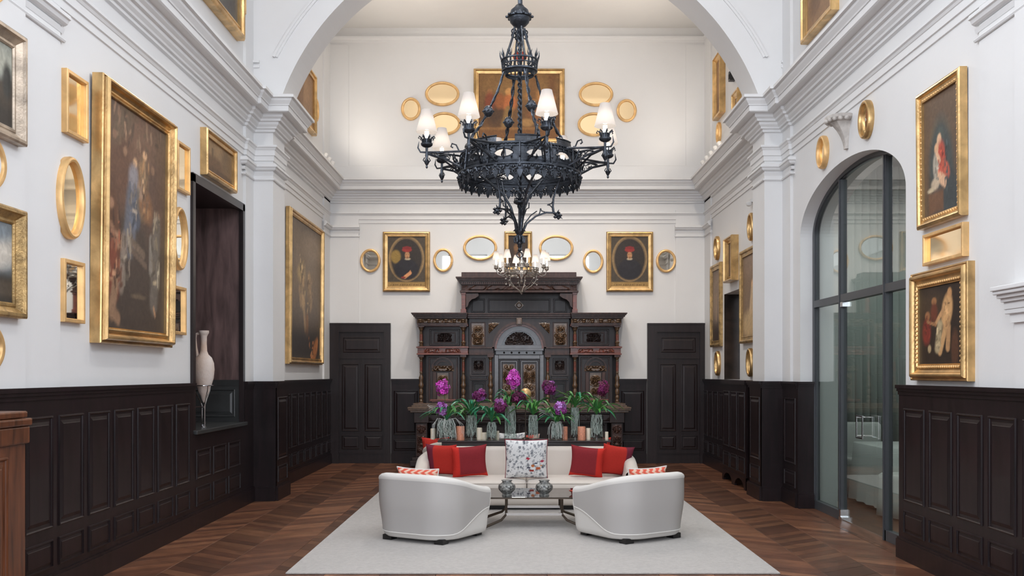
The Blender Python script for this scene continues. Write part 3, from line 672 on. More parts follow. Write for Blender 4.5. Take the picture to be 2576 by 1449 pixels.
def portrait(face_dx, wing):
    ops = [('e', .5, .56, .47, .45, 0, (132, 108, 74), .06), ('e', .5, .56, .43, .42, 0, (104, 86, 62), .06), ('e', .5, .56, .40, .39, 0, (46, 40, 36), .06)]
    if wing: ops += [('e', .22, .60, .13, .13, 30, (128, 104, 54), .5)]
    ops += [('e', .5, .34, .33, .20, 0, (34, 32, 36), .3), ('e', .5, .46, .22, .10, 0, (36, 34, 38), .3), ('e', .5+face_dx*1.6, .555, .075, .022, 0, (160, 146, 122), .6), ('e', .5+face_dx, .63, .062, .072, 0, (164, 120, 84), .5),
            ('e', .5+face_dx*.6, .735, .13, .045, 0, (134, 44, 40), .3), ('e', .5+face_dx*.6, .775, .12, .03, 0, (118, 38, 38), .3), ('e', .475+face_dx, .645, .013, .007, 0, (110, 76, 54), .8), ('e', .53+face_dx, .645, .013, .007, 0, (110, 76, 54), .8), ('e', .505+face_dx, .615, .010, .02, 0, (160, 114, 80), .8), ('e', .505+face_dx, .585, .03, .018, 0, (120, 84, 58), .8)]
    if wing: ops += [('l', .46, .20, .60, .28, .035, (186, 130, 88), .6), ('l', .58, .27, .60, .32, .014, (186, 130, 88), .6), ('e', .42, .19, .06, .02, 0, (120, 44, 36), .6)]
    ops += [('b', 0, 0, 1, .10, (140, 112, 66), .02)]
    for k in range(14): ops.append(('b', .08+k*.06, .035, .11+k*.06+.01*(k % 3), .06, (104, 80, 48), .01))
    return paint(60, 76, (66, 58, 48), ops)
small_dark = paint(30, 36, (50, 38, 30), [('e', .5, .5, .2, .3, 0, (74, 52, 38), 1), ('e', .4, .62, .12, .1, 0, (104, 74, 46), 1)])
attic_c = paint(80, 64, (92, 62, 34), [('b', 0, .0, 1, .14, (112, 74, 38), .05), ('b', 0, .14, 1, .18, (132, 92, 50), .02), ('e', .2, .5, .12, .3, 0, (70, 48, 30), .8), ('e', .5, .8, .5, .2, 0, (120, 88, 50), 1.2), ('e', .38, .72, .05, .06, 0, (176, 128, 74), .5), ('e', .38, .55, .09, .13, 0, (160, 92, 50), .6), ('l', .38, .46, .33, .22, .05, (124, 94, 52), .8),
    ('e', .14, .72, .035, .045, 0, (140, 96, 58), .6), ('e', .14, .55, .06, .16, 0, (116, 58, 36), .8), ('e', .26, .58, .06, .12, 0, (130, 76, 40), .8), ('e', .70, .66, .12, .08, 0, (166, 116, 66), .8), ('e', .86, .62, .08, .09, 0, (156, 104, 60), .8), ('e', .74, .40, .14, .16, 0, (118, 76, 44), .8), ('b', .62, .6, .72, 1, (110, 76, 42), .05), ('b', .86, .66, .94, 1, (104, 70, 40), .05), ('e', .6, .25, .08, .06, 0, (150, 112, 66), .8)], (112, 80, 46))
brownish = paint(40, 60, (132, 100, 70), [('e', .5, .6, .3, .3, 0, (146, 112, 78), 1), ('l', .5, .75, .45, .2, .10, (118, 86, 58), 1), ('e', .5, .8, .09, .06, 0, (168, 130, 92), .8), ('e', .3, .2, .2, .12, 0, (106, 78, 54), 1)])
lady = paint(40, 60, (110, 88, 68), [('e', .6, .6, .08, .09, 0, (190, 150, 108), .7), ('l', .6, .52, .5, .25, .10, (176, 150, 116), .9), ('e', .4, .15, .4, .16, 0, (168, 142, 104), 1), ('e', .5, .9, .5, .2, 0, (120, 98, 80), 1)])
dusk = paint(40, 60, (60, 48, 42), [('b', 0, .3, 1, 1, (120, 98, 78), .3), ('l', .5, .6, .5, .35, .08, (134, 108, 82), 1)])
# ---------------- left wall (positions measured along the wall)
def LW(ya, yb): return (ya+yb)/2, yb-ya
p, wd = LW(5.35, 6.46); picture('L', p, 3.10, wd, .72, .10, .10, 'cove', 'silver_gold', land1, 'green grey landscape painting in a silvery gold frame, at the upper left edge')
p, wd = LW(5.35, 6.46); picture('L', p, 1.96, wd, .71, .10, .10, 'cove', 'gold_old', land2, 'cloudy mountain landscape painting in a dull gold frame, at the lower left edge')
mirror('L', 6.0, 4.12-.22, .60, .40, .05, .05, 'oval gold mirror in the top left corner, above the green grey landscape', gm='mirror_clear')
mirror('L', 6.0, 2.93-.21, .60, .42, .05, .05, 'oval mirror between the two landscape paintings at the left edge of the photo', gm='mirror_clear')
mirror('L', 5.98, 1.76-.19, .60, .38, .05, .05, 'oval gold mirror just above the panelling at the left edge, under the cloudy landscape', gm='mirror_clear')
mirror('L', 7.32, 3.37, .36, .47, .030, .045, 'rectangular amber mirror high on the left wall, left of the tallest painting', False, 'mirror_amber', tilt=0)
mirror('L', 7.27, 1.977, .34, .463, .030, .045, 'rectangular gold mirror low on the left wall, left of the tallest painting', False, 'mirror_clear')
mirror('L', 7.23, 2.595, .40, .61, .045, .06, 'tall oval gold mirror left of the tallest painting on the left wall', True, 'mirror_amber')
picture('L', (7.61+9.2)/2, 1.84, 1.59, 2.114, .13, .13, 'wide', 'gold', big, 'tallest painting on the left wall, dark scene of many robed figures, broad gold frame', tilt=.6)
mirror('L', 9.67, 3.397, .36, .48, .030, .045, 'rectangular amber mirror high on the left wall, just right of the tallest painting', False, 'mirror_amber')
mirror('L', 9.56, 2.61, .40, .62, .045, .06, 'tall oval mirror between the tallest painting and the dark niche', True, 'mirror_clear')
mirror('L', 9.55, 1.98, .36, .47, .030, .045, 'rectangular gold mirror low on the left wall, between the tallest painting and the dark niche', False, 'mirror_clear')
p, wd = LW(10.28, 11.39); picture('L', p, 3.70, wd, .50, .075, .085, 'step', 'gold', land3, 'small brown landscape painting in a gold frame above the dark niche')
p, wd = LW(14.07, 16.5); picture('L', p, 1.738, wd, 2.28, .10, .09, 'wide', 'gold', tall, 'tall grey brown painting of pale figures on the far part of the left wall', tilt=.3)
mirror('L', 16.55, 2.62, .30, .40, .04, .05, 'oval gold mirror edge peeping out behind the far painting on the left wall')
mirror('L', 16.52, 1.90, .30, .46, .03, .045, 'thin rectangular mirror edge behind the lower right corner of the far left painting', False)
# attic left
p, wd = LW(10.15, 11.64); picture('L', p, 5.57, wd, 1.25, .13, .11, 'step', 'gold', paint(30, 30, (84, 80, 74), [('e', .7, .4, .3, .4, 0, (64, 60, 56), 1)]), 'large gold framed painting above the left cornice, cut by the top of the photo')
mirror('L', 11.79, 5.98, .20, .5, .03, .045, 'thin mirror edge behind the big attic painting above the left cornice', False, 'mirror_amber')
p, wd = LW(14.1, 15.93); picture('L', p, 5.475, wd, .975, .09, .09, 'step', 'gold', brownish, 'brown painting in a gold frame above the far left cornice, partly hidden by the arch')
mirror('L', 16.16, 5.78, .26, .37, .04, .05, 'oval gold mirror above the far left cornice, at the edge of the brown attic painting')
# ---------------- right wall
def RWp(yn, yf): return (yn+yf)/2, yf-yn
p, wd = RWp(7.29, 8.085); picture('R', p, 2.785, wd, 1.115, .085, .07, 'step', 'gold', mad, 'painting of a robed mother and child, high on the near right wall', tilt=.5, bead=True)
mirror('R', 7.64, 2.477, .72, .256, .028, .05, 'wide rectangular gold mirror between the two paintings on the near right wall', False, 'mirror_amber')
p, wd = RWp(7.185, 8.22); picture('R', p, 1.54, wd, .892, .135, .085, 'wide', 'gold', bath, 'dark painting of a pale seated figure, low on the near right wall', bead=True)
mirror('R', 10.67, 4.02-.18, .30, .36, .04, .06, 'oval gold mirror left of the plaster bracket above the arched glass doorway', True, 'mirror_amber')
mirror('R', 9.35, 4.03-.18, .30, .37, .04, .06, 'oval gold mirror right of the plaster bracket above the arched glass doorway', True, 'mirror_clear', 'gold')
mirror('R', 16.27, 3.49, .30, .40, .045, .06, 'upper oval gold mirror nearest the back corner of the right wall', True, 'mirror_clear', 'gold')
mirror('R', 13.9, 3.49, .30, .40, .045, .06, 'upper oval gold mirror on the far right wall, cut by the white pier', True, 'mirror_clear', 'gold')
mirror('R', 16.22, 1.56, .30, .41, .045, .06, 'lower oval gold mirror nearest the back corner of the right wall', True, 'mirror_clear', 'gold')
mirror('R', 13.97, 1.55, .30, .41, .045, .06, 'lower oval gold mirror on the far right wall, beside the white pier', True, 'mirror_clear', 'gold')
p, wd = RWp(15.93, 16.73); picture('R', p, 2.047, wd, 1.38, .10, .06, 'step', 'gold_old', dusk, 'tall narrow dusky painting in a gold frame, nearest the back corner of the right wall')
p, wd = RWp(14.8, 15.37); picture('R', p, 3.02, wd, .69, .09, .12, 'cove', 'gold', paint(30, 40, (96, 76, 58), [('e', .5, .5, .2, .3, 0, (130, 104, 78), 1)]), 'small thick framed painting above the dark opening in the far right wall')
p, wd = RWp(13.35, 14.5); picture('R', p, 2.04, wd, 1.36, .10, .07, 'step', 'gold_old', lady, 'tall painting of a pale standing figure beside the white pier, far right wall')
p, wd = RWp(10.2, 11.3); picture('R', p, 5.41, wd, 1.35, .11, .09, 'cove', 'gold', brownish, 'gold framed painting above the near right cornice, cut by the top of the photo')
p, wd = RWp(15.73, 16.3); picture('R', p, 5.82, wd, 1.02, .08, .10, 'cove', 'gold', brownish, 'narrow upright gold framed painting above the far right cornice')
p, wd = RWp(14.6, 15.02); picture('R', p, 5.48, wd, .41, .10, .07, 'cove', 'gold', land3, 'small square gold framed painting above the far right cornice, beside the arch')
mirror('R', 16.15, 5.41, .26, .35, .04, .05, 'small oval gold mirror just above the far right cornice', True, 'mirror_amber')
# ---------------- back wall
S = F/YB
def bx(px): return (px-CX)/S
def bz(py): return EYE+(CY-py)/S
def backpic(x0, x1, y0, y1, fw, A, label, t=.07, style='step', fmat='gold', group=None):
    picture('B', (bx(x0)+bx(x1))/2, bz(y1), bx(x1)-bx(x0), bz(y0)-bz(y1), fw, t, style, fmat, A, label, group)
def backmir(cx, cy, wpx, hpx, label, gm='mirror_clear', fm='gold_light'):
    mirror('B', bx(cx), bz(cy+hpx/2), wpx/S, hpx/S, .045, .05, label, True, gm, fm)
backpic(964, 1082, 584, 734, .085, portrait(.02, True), 'portrait above the left back door side, bearded man in red cap, hand raised')
backpic(1525, 1642, 584, 734, .085, portrait(.0, False), 'portrait nearer the right back door, man in red cap and plain dark robe')
backpic(1269, 1338, 583, 684, .075, small_dark, 'small dark painting above the middle of the carved cabinet, behind the chandeliers')
backpic(1192, 1420, 175, 362, .085, attic_c, 'large amber toned painting of many figures, high on the back wall')
for cx_, cy_, w_, h_, lb in (
    (932, 656, 51, 59, 'small oval mirror left of the left portrait, above the left back door'),
    (1115, 655, 50, 59, 'small oval mirror right of the left portrait, above the cabinet'),
    (1208, 624, 85, 64, 'wide oval mirror left of the small dark painting on the back wall'),
    (1399, 624, 86, 64, 'wide oval mirror right of the small dark painting on the back wall'),
    (1492, 658, 51, 59, 'small oval mirror left of the right portrait, above the cabinet'),
    (1675, 657, 50, 58, 'small oval mirror right of the right portrait, above the right back door')):
    backmir(cx_, cy_, w_, h_, lb)
for cx_, cy_, w_, h_, lb in (
    (1034, 275, 49, 57, 'small upright oval amber mirror at the far left of the back wall attic group'),
    (1113, 237, 86, 61, 'upper wide oval amber mirror left of the attic painting'),
    (1118, 312, 82, 58, 'lower wide oval amber mirror left of the attic painting'),
    (1499, 238, 86, 61, 'upper wide oval amber mirror right of the attic painting'),
    (1494, 314, 82, 60, 'lower wide oval amber mirror right of the attic painting, behind a lampshade'),
    (1576, 279, 50, 57, 'small upright oval amber mirror at the far right of the back wall attic group')):
    backmir(cx_, cy_, w_, h_, lb, 'mirror_amber')
# painted crest above the attic painting
r = empty('wall_crest', (bx(1308), YB, bz(172)), 0, 'cream and red painted crest above the attic painting, seen behind the chandelier rods', 'crest')
hh = (172-82)/S
m = MB(); m.prism([(-.13, .02), (.13, .02), (.17, .12), (.15, .30), (.05, hh-.04), (0, hh), (-.05, hh-.04), (-.15, .30), (-.17, .12)], -.035, 0); m.build('crest_board', 'candle_cream', r)
m = MB(); m.sphere((0, 0, 0), .13, 16); o = m.build('red_cap', 'red_dish', r, smooth=True); o.scale = (1, .35, .75); o.location = (0, -.03, .20)
# plaster bracket above the doorway
r = empty('wall_bracket', (XR, 9.95, 3.89), -pi/2, 'carved white plaster bracket on the wall above the arched glass doorway, between two oval mirrors', 'bracket')
m = MB()
for k in range(9):
    t = k/8; wd = .035+.065*t**1.5; dp = .03+.15*t**2.2; z = .27*t
    if k: pass
prof = [(.035+.06*(k/10)**1.6, .035+.14*(k/10)**2, .27*k/10) for k in range(11)]
vs = []; 
for w_, d_, z_ in prof: vs += [(-w_, 0, z_), (-w_*.9, -d_*.8, z_), (0, -d_, z_), (w_*.9, -d_*.8, z_), (w_, 0, z_)]
fs = [(i*5+j, i*5+j+1, (i+1)*5+j+1, (i+1)*5+j) for i in range(10) for j in range(4)]+[(4, 3, 2, 1, 0)]
m.add(vs, fs); m.build('scroll', 'stone', r, smooth=True)
m = MB(); m.lathe([(.10, .27), (.14, .285), (.16, .30), (.165, .325), (.15, .335)], 0, -.06, 0, 20); 
for k in range(9): a = pi+pi*k/8; m.sphere((.15*cos(a), -.06+.15*sin(a), .285), .022, 8)
o = m.build('shell_top', 'stone', r, smooth=True)
# stepped shelf at the right edge
r = empty('wall_shelf', (XR, 6.62, 2.0), 0, 'white moulded plaster shelf sticking out at the right edge of the photo', 'shelf')
m = MB()
for d0, za, zb in ((.16, .155, .185), (.145, .13, .155), (.12, .105, .13), (.095, .08, .105), (.07, .0, .03), (.075, .03, .08)):
    m.box(-d0, -2.6, za, .0, d0*.25-.02, zb)
bevel(m.build('shelf_moulding', 'plaster', r), .006)
m = MB(); m.box(-.05, -2.6, -.06, 0, -.04, 0); m.build('corbel_block', 'plaster', r)
# speaker / camera / little spot lamps on the cornice
r = empty('wall_speaker', (XR, 15.06, 6.12), -pi/2, 'small black wedge shaped speaker high on the far right attic wall by the arch', 'speaker')
m = MB(); m.prism([(-.05, 0), (.05, 0), (.03, .14), (-.05, .15)], -.09, 0); m.build('speaker_box', 'black', r)
m = MB(); m.box(-.03, -.097, .03, .02, -.09, .10); m.build('speaker_grille', 'dark_leg', r)
r = empty('security_camera', (XR, 13.9, 3.98), -pi/2, 'tiny white dome camera high on the far right wall beside the pier', 'camera')
m = MB(); m.box(-.04, -.05, .06, .04, 0, .10); m.build('mount', 'linen', r)
m = MB(); m.lathe([(.001, -.0), (.03, .01), (.045, .04), (.045, .06)], 0, -.06, 0, 14); m.build('dome', 'linen', r, smooth=True)
def cornice_spot(x, y, ry, label, grp):
    r = empty('spotlight', (x, y, 5.03), 0, label, 'spotlight', grp)
    m = MB(); m.lathe([(.03, 0), (.03, .015), (.008, .018), (.008, .09)], 0, 0, 0, 10); m.build('base', 'linen', r)
    m = MB(); m.lathe([(.001, -.05), (.025, -.045), (.035, .0), (.038, .05)], 0, 0, 0, 12); h = m.build('lamp_head', 'linen', r, smooth=True)
    h.location = (0, 0, .11); h.rotation_euler = (radians(-35), ry, 0)
    m = MB(); m.lathe([(.001, .046), (.03, .047)], 0, 0, 0, 12); g = m.build('lens', 'spot_glow', h)
for y, w_ in ((15.9, 'nearest the arch'), (16.2, 'middle of three'), (16.5, 'nearest the back wall')): cornice_spot(XL+.22, y, .3, 'small white spotlight on the far left cornice, '+w_, 'spotlights on the far left cornice')
for y, w_ in ((15.1, 'nearest the arch'), (15.4, 'second from the arch'), (15.75, 'middle of five'), (16.1, 'second from the back wall'), (16.45, 'nearest the back wall')): cornice_spot(XR-.22, y, -.3, 'small white spotlight on the far right cornice, '+w_, 'spotlights on the far right cornice')
# ================================================================== RADIATOR COVER
r = empty('radiator_cover', (XR, 14.76, 0), -pi/2, 'dark panelled radiator cover with scalloped feet against the far right wall', 'cabinet')
m = MB(); L = 1.5; dp = .25
m.box(0, -dp, .16, L, 0, 1.44); bo = m.build('body', 'panelling', r)
m = MB(); m.box(-.02, -dp-.03, 1.44, L+.02, 0, 1.5); m.build('top', 'panelling', r)
m = MB()
for x0 in (0, .75):
    n = 16; P = [(x0, .0)]+[(x0+.10+.55*k/n, .03+.10*sin(pi*k/n)**.6) for k in range(n+1)]+[(x0+.75, 0), (x0+.75, .17), (x0, .17)]
    for k in range(n): m.prism([(x0+.10+.55*k/n, .03+.10*sin(pi*k/n)**.6), (x0+.10+.55*(k+1)/n, .03+.10*sin(pi*(k+1)/n)**.6), (x0+.10+.55*(k+1)/n, .17), (x0+.10+.55*k/n, .17)], -dp-.01, -dp+.02)
    m.box(x0, -dp-.01, 0, x0+.10, -dp+.02, .17); m.box(x0+.65, -dp-.01, 0, x0+.75, -dp+.02, .17)
m.box(0, -dp, 0, .03, 0, .17); m.box(L-.03, -dp, 0, L, 0, .17)
m.build('plinth', 'panelling', r)
for k in range(3): place_panel(r, .06+k*.48, -dp, .52, .40, .82); place_panel(r, .06+k*.48, -dp, .22, .40, .22)
# ================================================================== DESK (lower left corner)
r = empty('reception_desk', (-3.0, 5.55, 0), 0, 'brown mahogany desk with a moulded top, cut by the lower left corner', 'desk')
m = MB(); m.box(-.25, -2.2, 0, .205, 0, 1.30); m.build('body', 'mahogany', r)
m = MB(); m.box(-.26, -2.22, 1.302, .235, .03, 1.345); m.box(-.26, -2.22, 1.20, .225, .02, 1.30); m.box(-.26, -2.22, 1.347, .215, .015, 1.385); bevel(m.build('top', 'mahogany', r), .010)
for k in range(3):
    o = place_panel(r, .205, -2.1+k*.66, .12, .58, 1.02, 'mahogany'); o.rotation_euler = (0, 0, pi/2)
# ================================================================== AMPHORA
ax, ay = -3.40, 10.62
r = empty('amphora', (ax, ay, 1.28), 0, 'ancient pale clay amphora with one handle, held in a thin stand in the dark niche', 'amphora')
prof = [(.004, 0), (.02, .03), (.035, .08), (.06, .13), (.062, .155), (.085, .20), (.105, .27), (.113, .36), (.108, .43), (.085, .49), (.05, .525), (.036, .56), (.032, .64), (.034, .72), (.045, .745), (.055, .76), (.055, .785), (.04, .785), (.03, .76), (.028, .6)]
m = MB(); m.lathe(prof, n=32); m.build('body', 'amphora_clay', r, smooth=True)
for sg in (-1,):
    m = MB(); m.tube([(sg*.045, 0, .755), (sg*.085, 0, .745), (sg*.095, 0, .70), (sg*.085, 0, .60), (sg*.07, 0, .52), (sg*.065, 0, .49)], [.015, .016, .016, .015, .016, .018], 8); m.build('handle', 'amphora_clay', r, smooth=True)
s = empty('amphora_stand', (ax, ay, 1.012), 0, 'thin chrome stand with a ring and pointed foot holding the amphora in the niche', 'stand')
m = MB()
for k in range(3):
    a = radians(-60+120*k+10); m.tube([(.02*cos(a), .02*sin(a), .0), (.02*cos(a), .02*sin(a), .24), (.05*cos(a), .05*sin(a), .31), (.10*cos(a), .10*sin(a), .40), (.112*cos(a), .112*sin(a), .455)], .006, 6)
m.build('leg', 'steel', s, smooth=True)
m = MB(); m.tube([(.108*cos(2*pi*k/32), .108*sin(2*pi*k/32), .455) for k in range(32)], .006, 6, closed=True); m.build('ring', 'steel', s, smooth=True)
m = MB(); m.tube([(0, 0, .22), (-.10, .02, .215)], .009, 8); m.lathe([(.025, 0), (.025, .008), (.012, .015), (.012, .03)], n=14); m.build('foot', 'steel', s)
# ================================================================== CARVED CABINET
CBX, CBY = .062, 16.90
cab = empty('carved_cabinet', (CBX, CBY, 0), 0, 'huge dark carved wooden cabinet with columns, central arch and raised crown against the back wall', 'cabinet')
CS = F/CBY
def qx(px): return (px-1306)/CS
def qz(py): return EYE+(CY-py)/CS
DB = YB-CBY-.02
def cb(name, parts, mt, parent=None, bv=0, mirror_=False, label=None):
    """parts: (px0,px1,py_top,py_bot,front,back); front/back in metres, negative = towards the room"""
    sides = (0, 1) if mirror_ else (0,)
    out = []
    for s in sides:
        m = MB()
        for p in parts:
            x0, x1 = (p[0], p[1]) if not s else (2612-p[1], 2612-p[0])
            m.box(qx(x0), p[4], qz(p[3]), qx(x1), p[5] if len(p) > 5 else DB, qz(p[2]))
        o = m.build(name, mt, parent or cab)
        if bv: bevel(o, bv, 1)
        out.append(o)
    return out
def carve(name, px0, px1, py0, py1, y, mt='carved_wood', seed=0, amp=.03, parent=None, nx=34, ny=None, shape=None):
    """symmetric scrolling relief"""
    W = (px1-px0)/CS; H = (py1-py0)/CS; ny = ny or max(6, int(nx*H/W)); ny = min(ny, 60)
    rs = random.Random(seed); C = [(rs.uniform(.12, .95), rs.uniform(.05, .95), rs.uniform(6, 15), rs.uniform(0, 6)) for _ in range(7)]
    m = MB(); vs = []
    for j in range(ny+1):
        for i in range(nx+1):
            u = 2*i/nx-1; v = j/ny; au = abs(u); h = 0
            for (cx_, cy_, fr, ph) in C:
                d = sqrt((au-cx_)**2+((v-cy_)*H/W*2)**2); a = math.atan2(v-cy_, au-cx_)
                h += max(0, cos(fr*d*2.2+a*1.0+ph))*math.exp(-d*d*7)
            h += .6*max(0, cos(v*9*H/W+1))*math.exp(-au*au*14)
            edge = min(1, (1-au)*8, v*12, (1-v)*12); h = min(1.2, h)*max(0, edge)
            if shape: h *= shape(u, v)
            vs.append((qx(px0)+W*i/nx, y-amp*h, qz(py1)+H*v))
    fs = [(j*(nx+1)+i, j*(nx+1)+i+1, (j+1)*(nx+1)+i+1, (j+1)*(nx+1)+i) for j in range(ny) for i in range(nx) if not shape or shape(2*(i+.5)/nx-1, (j+.5)/ny) > .5]
    m.add(vs, fs); return m.build(name, mt, parent or cab, smooth=False)
def pframe(name, px0, px1, py0, py1, y, mt, t=3, d=.012, field=None, parent=None):
    """mitred frame round a recessed field"""
    m = MB(); x0, x1, z0, z1 = qx(px0), qx(px1), qz(py1), qz(py0); w_ = t/CS
    rg = [(0, 0), (w_*.25, d), (w_*.7, d), (w_, -d*.6)]
    vs = []
    for i_, dd in rg: vs += [(x0+i_, y-dd, z0+i_), (x1-i_, y-dd, z0+i_), (x1-i_, y-dd, z1-i_), (x0+i_, y-dd, z1-i_)]
    fs = [(a*4+i, a*4+(i+1) % 4, (a+1)*4+(i+1) % 4, (a+1)*4+i) for a in range(3) for i in range(4)]
    if field is not None: fs.append((12, 13, 14, 15))
    m.add(vs, fs); return m.build(name, mt, parent or cab)
# carcase
cb('carcase', [(1054, 1558, 800, 1022, .30), (1160, 1452, 690, 800, .33)], 'ebony')
cb('crown_box', [(1160, 1451, 683, 700, .10)], 'walnut', bv=.006)
cb('crown_cornice', [(1147, 1465, 697, 700.5, -.10), (1149, 1463, 700.5, 703, -.09), (1152, 1460, 703, 707, -.07), (1156, 1456, 707, 711, -.04), (1159, 1453, 711, 716, -.015), (1160, 1452, 716, 733, .0), (1157, 1455, 731, 736, -.03)], 'walnut', bv=.003)
m = MB()
for k in range(58): x = qx(1161)+(qx(1451)-qx(1161))*(k+.5)/58; m.box(x-.010, -.045, qz(716), x+.010, -.01, qz(711))
tag(m.build('dentils', 'walnut', cab), kind='stuff')
carve('frieze_carving', 1162, 1450, 717.5, 730, 0, 'walnut', 3, .018, nx=120, ny=7)
cb('post', [(1161, 1171, 736, 788, -.0, .06), (1159, 1173, 778, 788, -.015, .07), (1160, 1172, 736, 741, -.01, .07)], 'redwood', mirror_=True, bv=.003)
cb('side_cheek', [(1161, 1166, 736, 788, .06, DB)], 'walnut', mirror_=True)
for s in (0, 1):
    m = MB(); P = [(1172, 738), (1203, 738), (1204, 744), (1196, 750), (1187, 753), (1180, 760), (1177, 770), (1172, 774)]
    P = [(qx(x if not s else 2612-x), qz(y)) for x, y in P]; m.prism(P, -.0, .03); o = m.build('bracket', 'walnut', cab)
pframe('hood_panel', 1226, 1386, 748, 783, .325, 'ebony', 4, .015, 1)
for a in (1183, 1394): pframe('hood_panel', a, a+35, 748, 783, .325, 'ebony', 4, .015, 1)
m = MB(); m.lathe([(.001, -.02), (.05, -.02), (.07, -.01), (.085, 0)], n=4); m.lathe([(.035, .0), (.05, .005), (.035, .02), (.02, .02)], n=16); o = m.build('rosette', 'carved_wood', cab)
o.rotation_euler = (pi/2, 0, 0); o.location = (qx(1306), .30, qz(765))
# main cornice: ends break forward
cb('main_cornice', [(1037, 1178, 788, 791, -.20), (1039, 1177, 791, 794, -.185), (1042, 1176, 794, 798, -.16), (1046, 1175, 798, 802, -.13), (1050, 1175, 802, 815, -.10), (1051, 1177, 813, 819, -.11)], 'walnut', mirror_=True, bv=.003)
cb('main_cornice', [(1176, 1436, 788, 791, -.05), (1176, 1436, 791, 796, -.03), (1176, 1436, 796, 801, .0)], 'walnut', bv=.003)
for s in (0, 1):
    for k in range(6):
        m = MB(); x = 1059+k*21.4; x = x if not s else 2612-x
        m.sphere((qx(x), -.115, qz(806)), .042, 10, 0, .55); m.sphere((qx(x)+.0, -.125, qz(811)), .030, 8, 0, .6); m.build('gadroon', 'carved_wood', cab, smooth=True)
    carve('frieze_carving', *((1051, 1176) if not s else (1436, 1561)), 803, 814, -.10, 'carved_wood', 9+s, .02, nx=60, ny=6)
cb('wing_beam', [(1053, 1178, 816, 821, -.08)], 'redwood', mirror_=True, bv=.003)
# wings, upper
cb('wing_back', [(1054, 1178, 820, 874, .10, .30)], 'ebony', mirror_=True)
for x0 in (1079, 1456):
    pframe('wing_panel', x0, x0+77, 827, 869, .10, 'ebony', 5, .018, 1); pframe('wing_panel', x0+11, x0+66, 835, 862, .095, 'walnut', 3, .010, 1)
    carve('panel_carving', x0+20, x0+57, 838, 860, .095, 'ebony', 21, .02, nx=26)
COLU = [(.030, 0), (.034, .02), (.034, .05), (.022, .06), (.028, .09), (.030, .12), (.022, .15), (.034, .20), (.034, .24), (.024, .27), (.020, .30), (.020, .62), (.024, .66), (.018, .68), (.020, .78), (.034, .84), (.030, .86), (.038, .90), (.040, .93), (.040, 1)]
COLL = [(.040, 0), (.040, .03), (.030, .04), (.034, .07), (.022, .09), (.036, .13), (.030, .16), (.022, .18), (.034, .22), (.034, .28), (.024, .31), (.042, .36), (.045, .39), (.030, .42), (.032, .48), (.038, .54), (.024, .58), (.020, .62), (.026, .64), (.020, .66), (.021, .86), (.026, .88), (.020, .90), (.034, .94), (.040, .96), (.040, 1)]
def column(px, y0, y1, prof, y, k=1.0):
    H = (y1-y0)/CS; m = MB(); m.lathe([(r*k, h*H) for r, h in prof], n=14)
    o = m.build('column', 'carved_wood', cab, smooth=True); o.location = (qx(px), y, qz(y1))
    sh = MB(); a, b = (.31, .61) if prof is COLU else (.665, .855)
    sh.lathe([(.0225*k, a*H), (.0225*k, b*H)], n=14); sh.build('column_shaft', 'redwood', o, smooth=True)
    cp = MB(); cp.box(-.05*k, -.05*k, H*.955, .05*k, .05*k, H); cp.box(-.045*k, -.045*k, 0, .045*k, .045*k, .03*H); cp.build('column_block', 'walnut', o)
for x in (1060, 1166, 1446, 1552): column(x, 821, 873, COLU, -.05, 1.15)
for x in (1060, 1166, 1234, 1378, 1446, 1552): column(x, 893, 1016, COLL, -.05 if x not in (1234, 1378) else .02, 1.05)
# belt across
cb('belt', [(1049, 1180, 872, 876, -.13), (1052, 1178, 876, 889, -.10), (1050, 1179, 889, 893, -.12)], 'redwood', mirror_=True, bv=.003)
cb('belt', [(1179, 1244, 873, 877, -.03), (1179, 1242, 877, 889, -.0), (1179, 1243, 889, 893, -.02)], 'walnut', mirror_=True, bv=.003)
for s in (0, 1): carve('belt_carving', *((1068, 1160) if not s else (1452, 1544)), 877.5, 888, -.10, 'redwood', 5, .012, nx=50, ny=5)
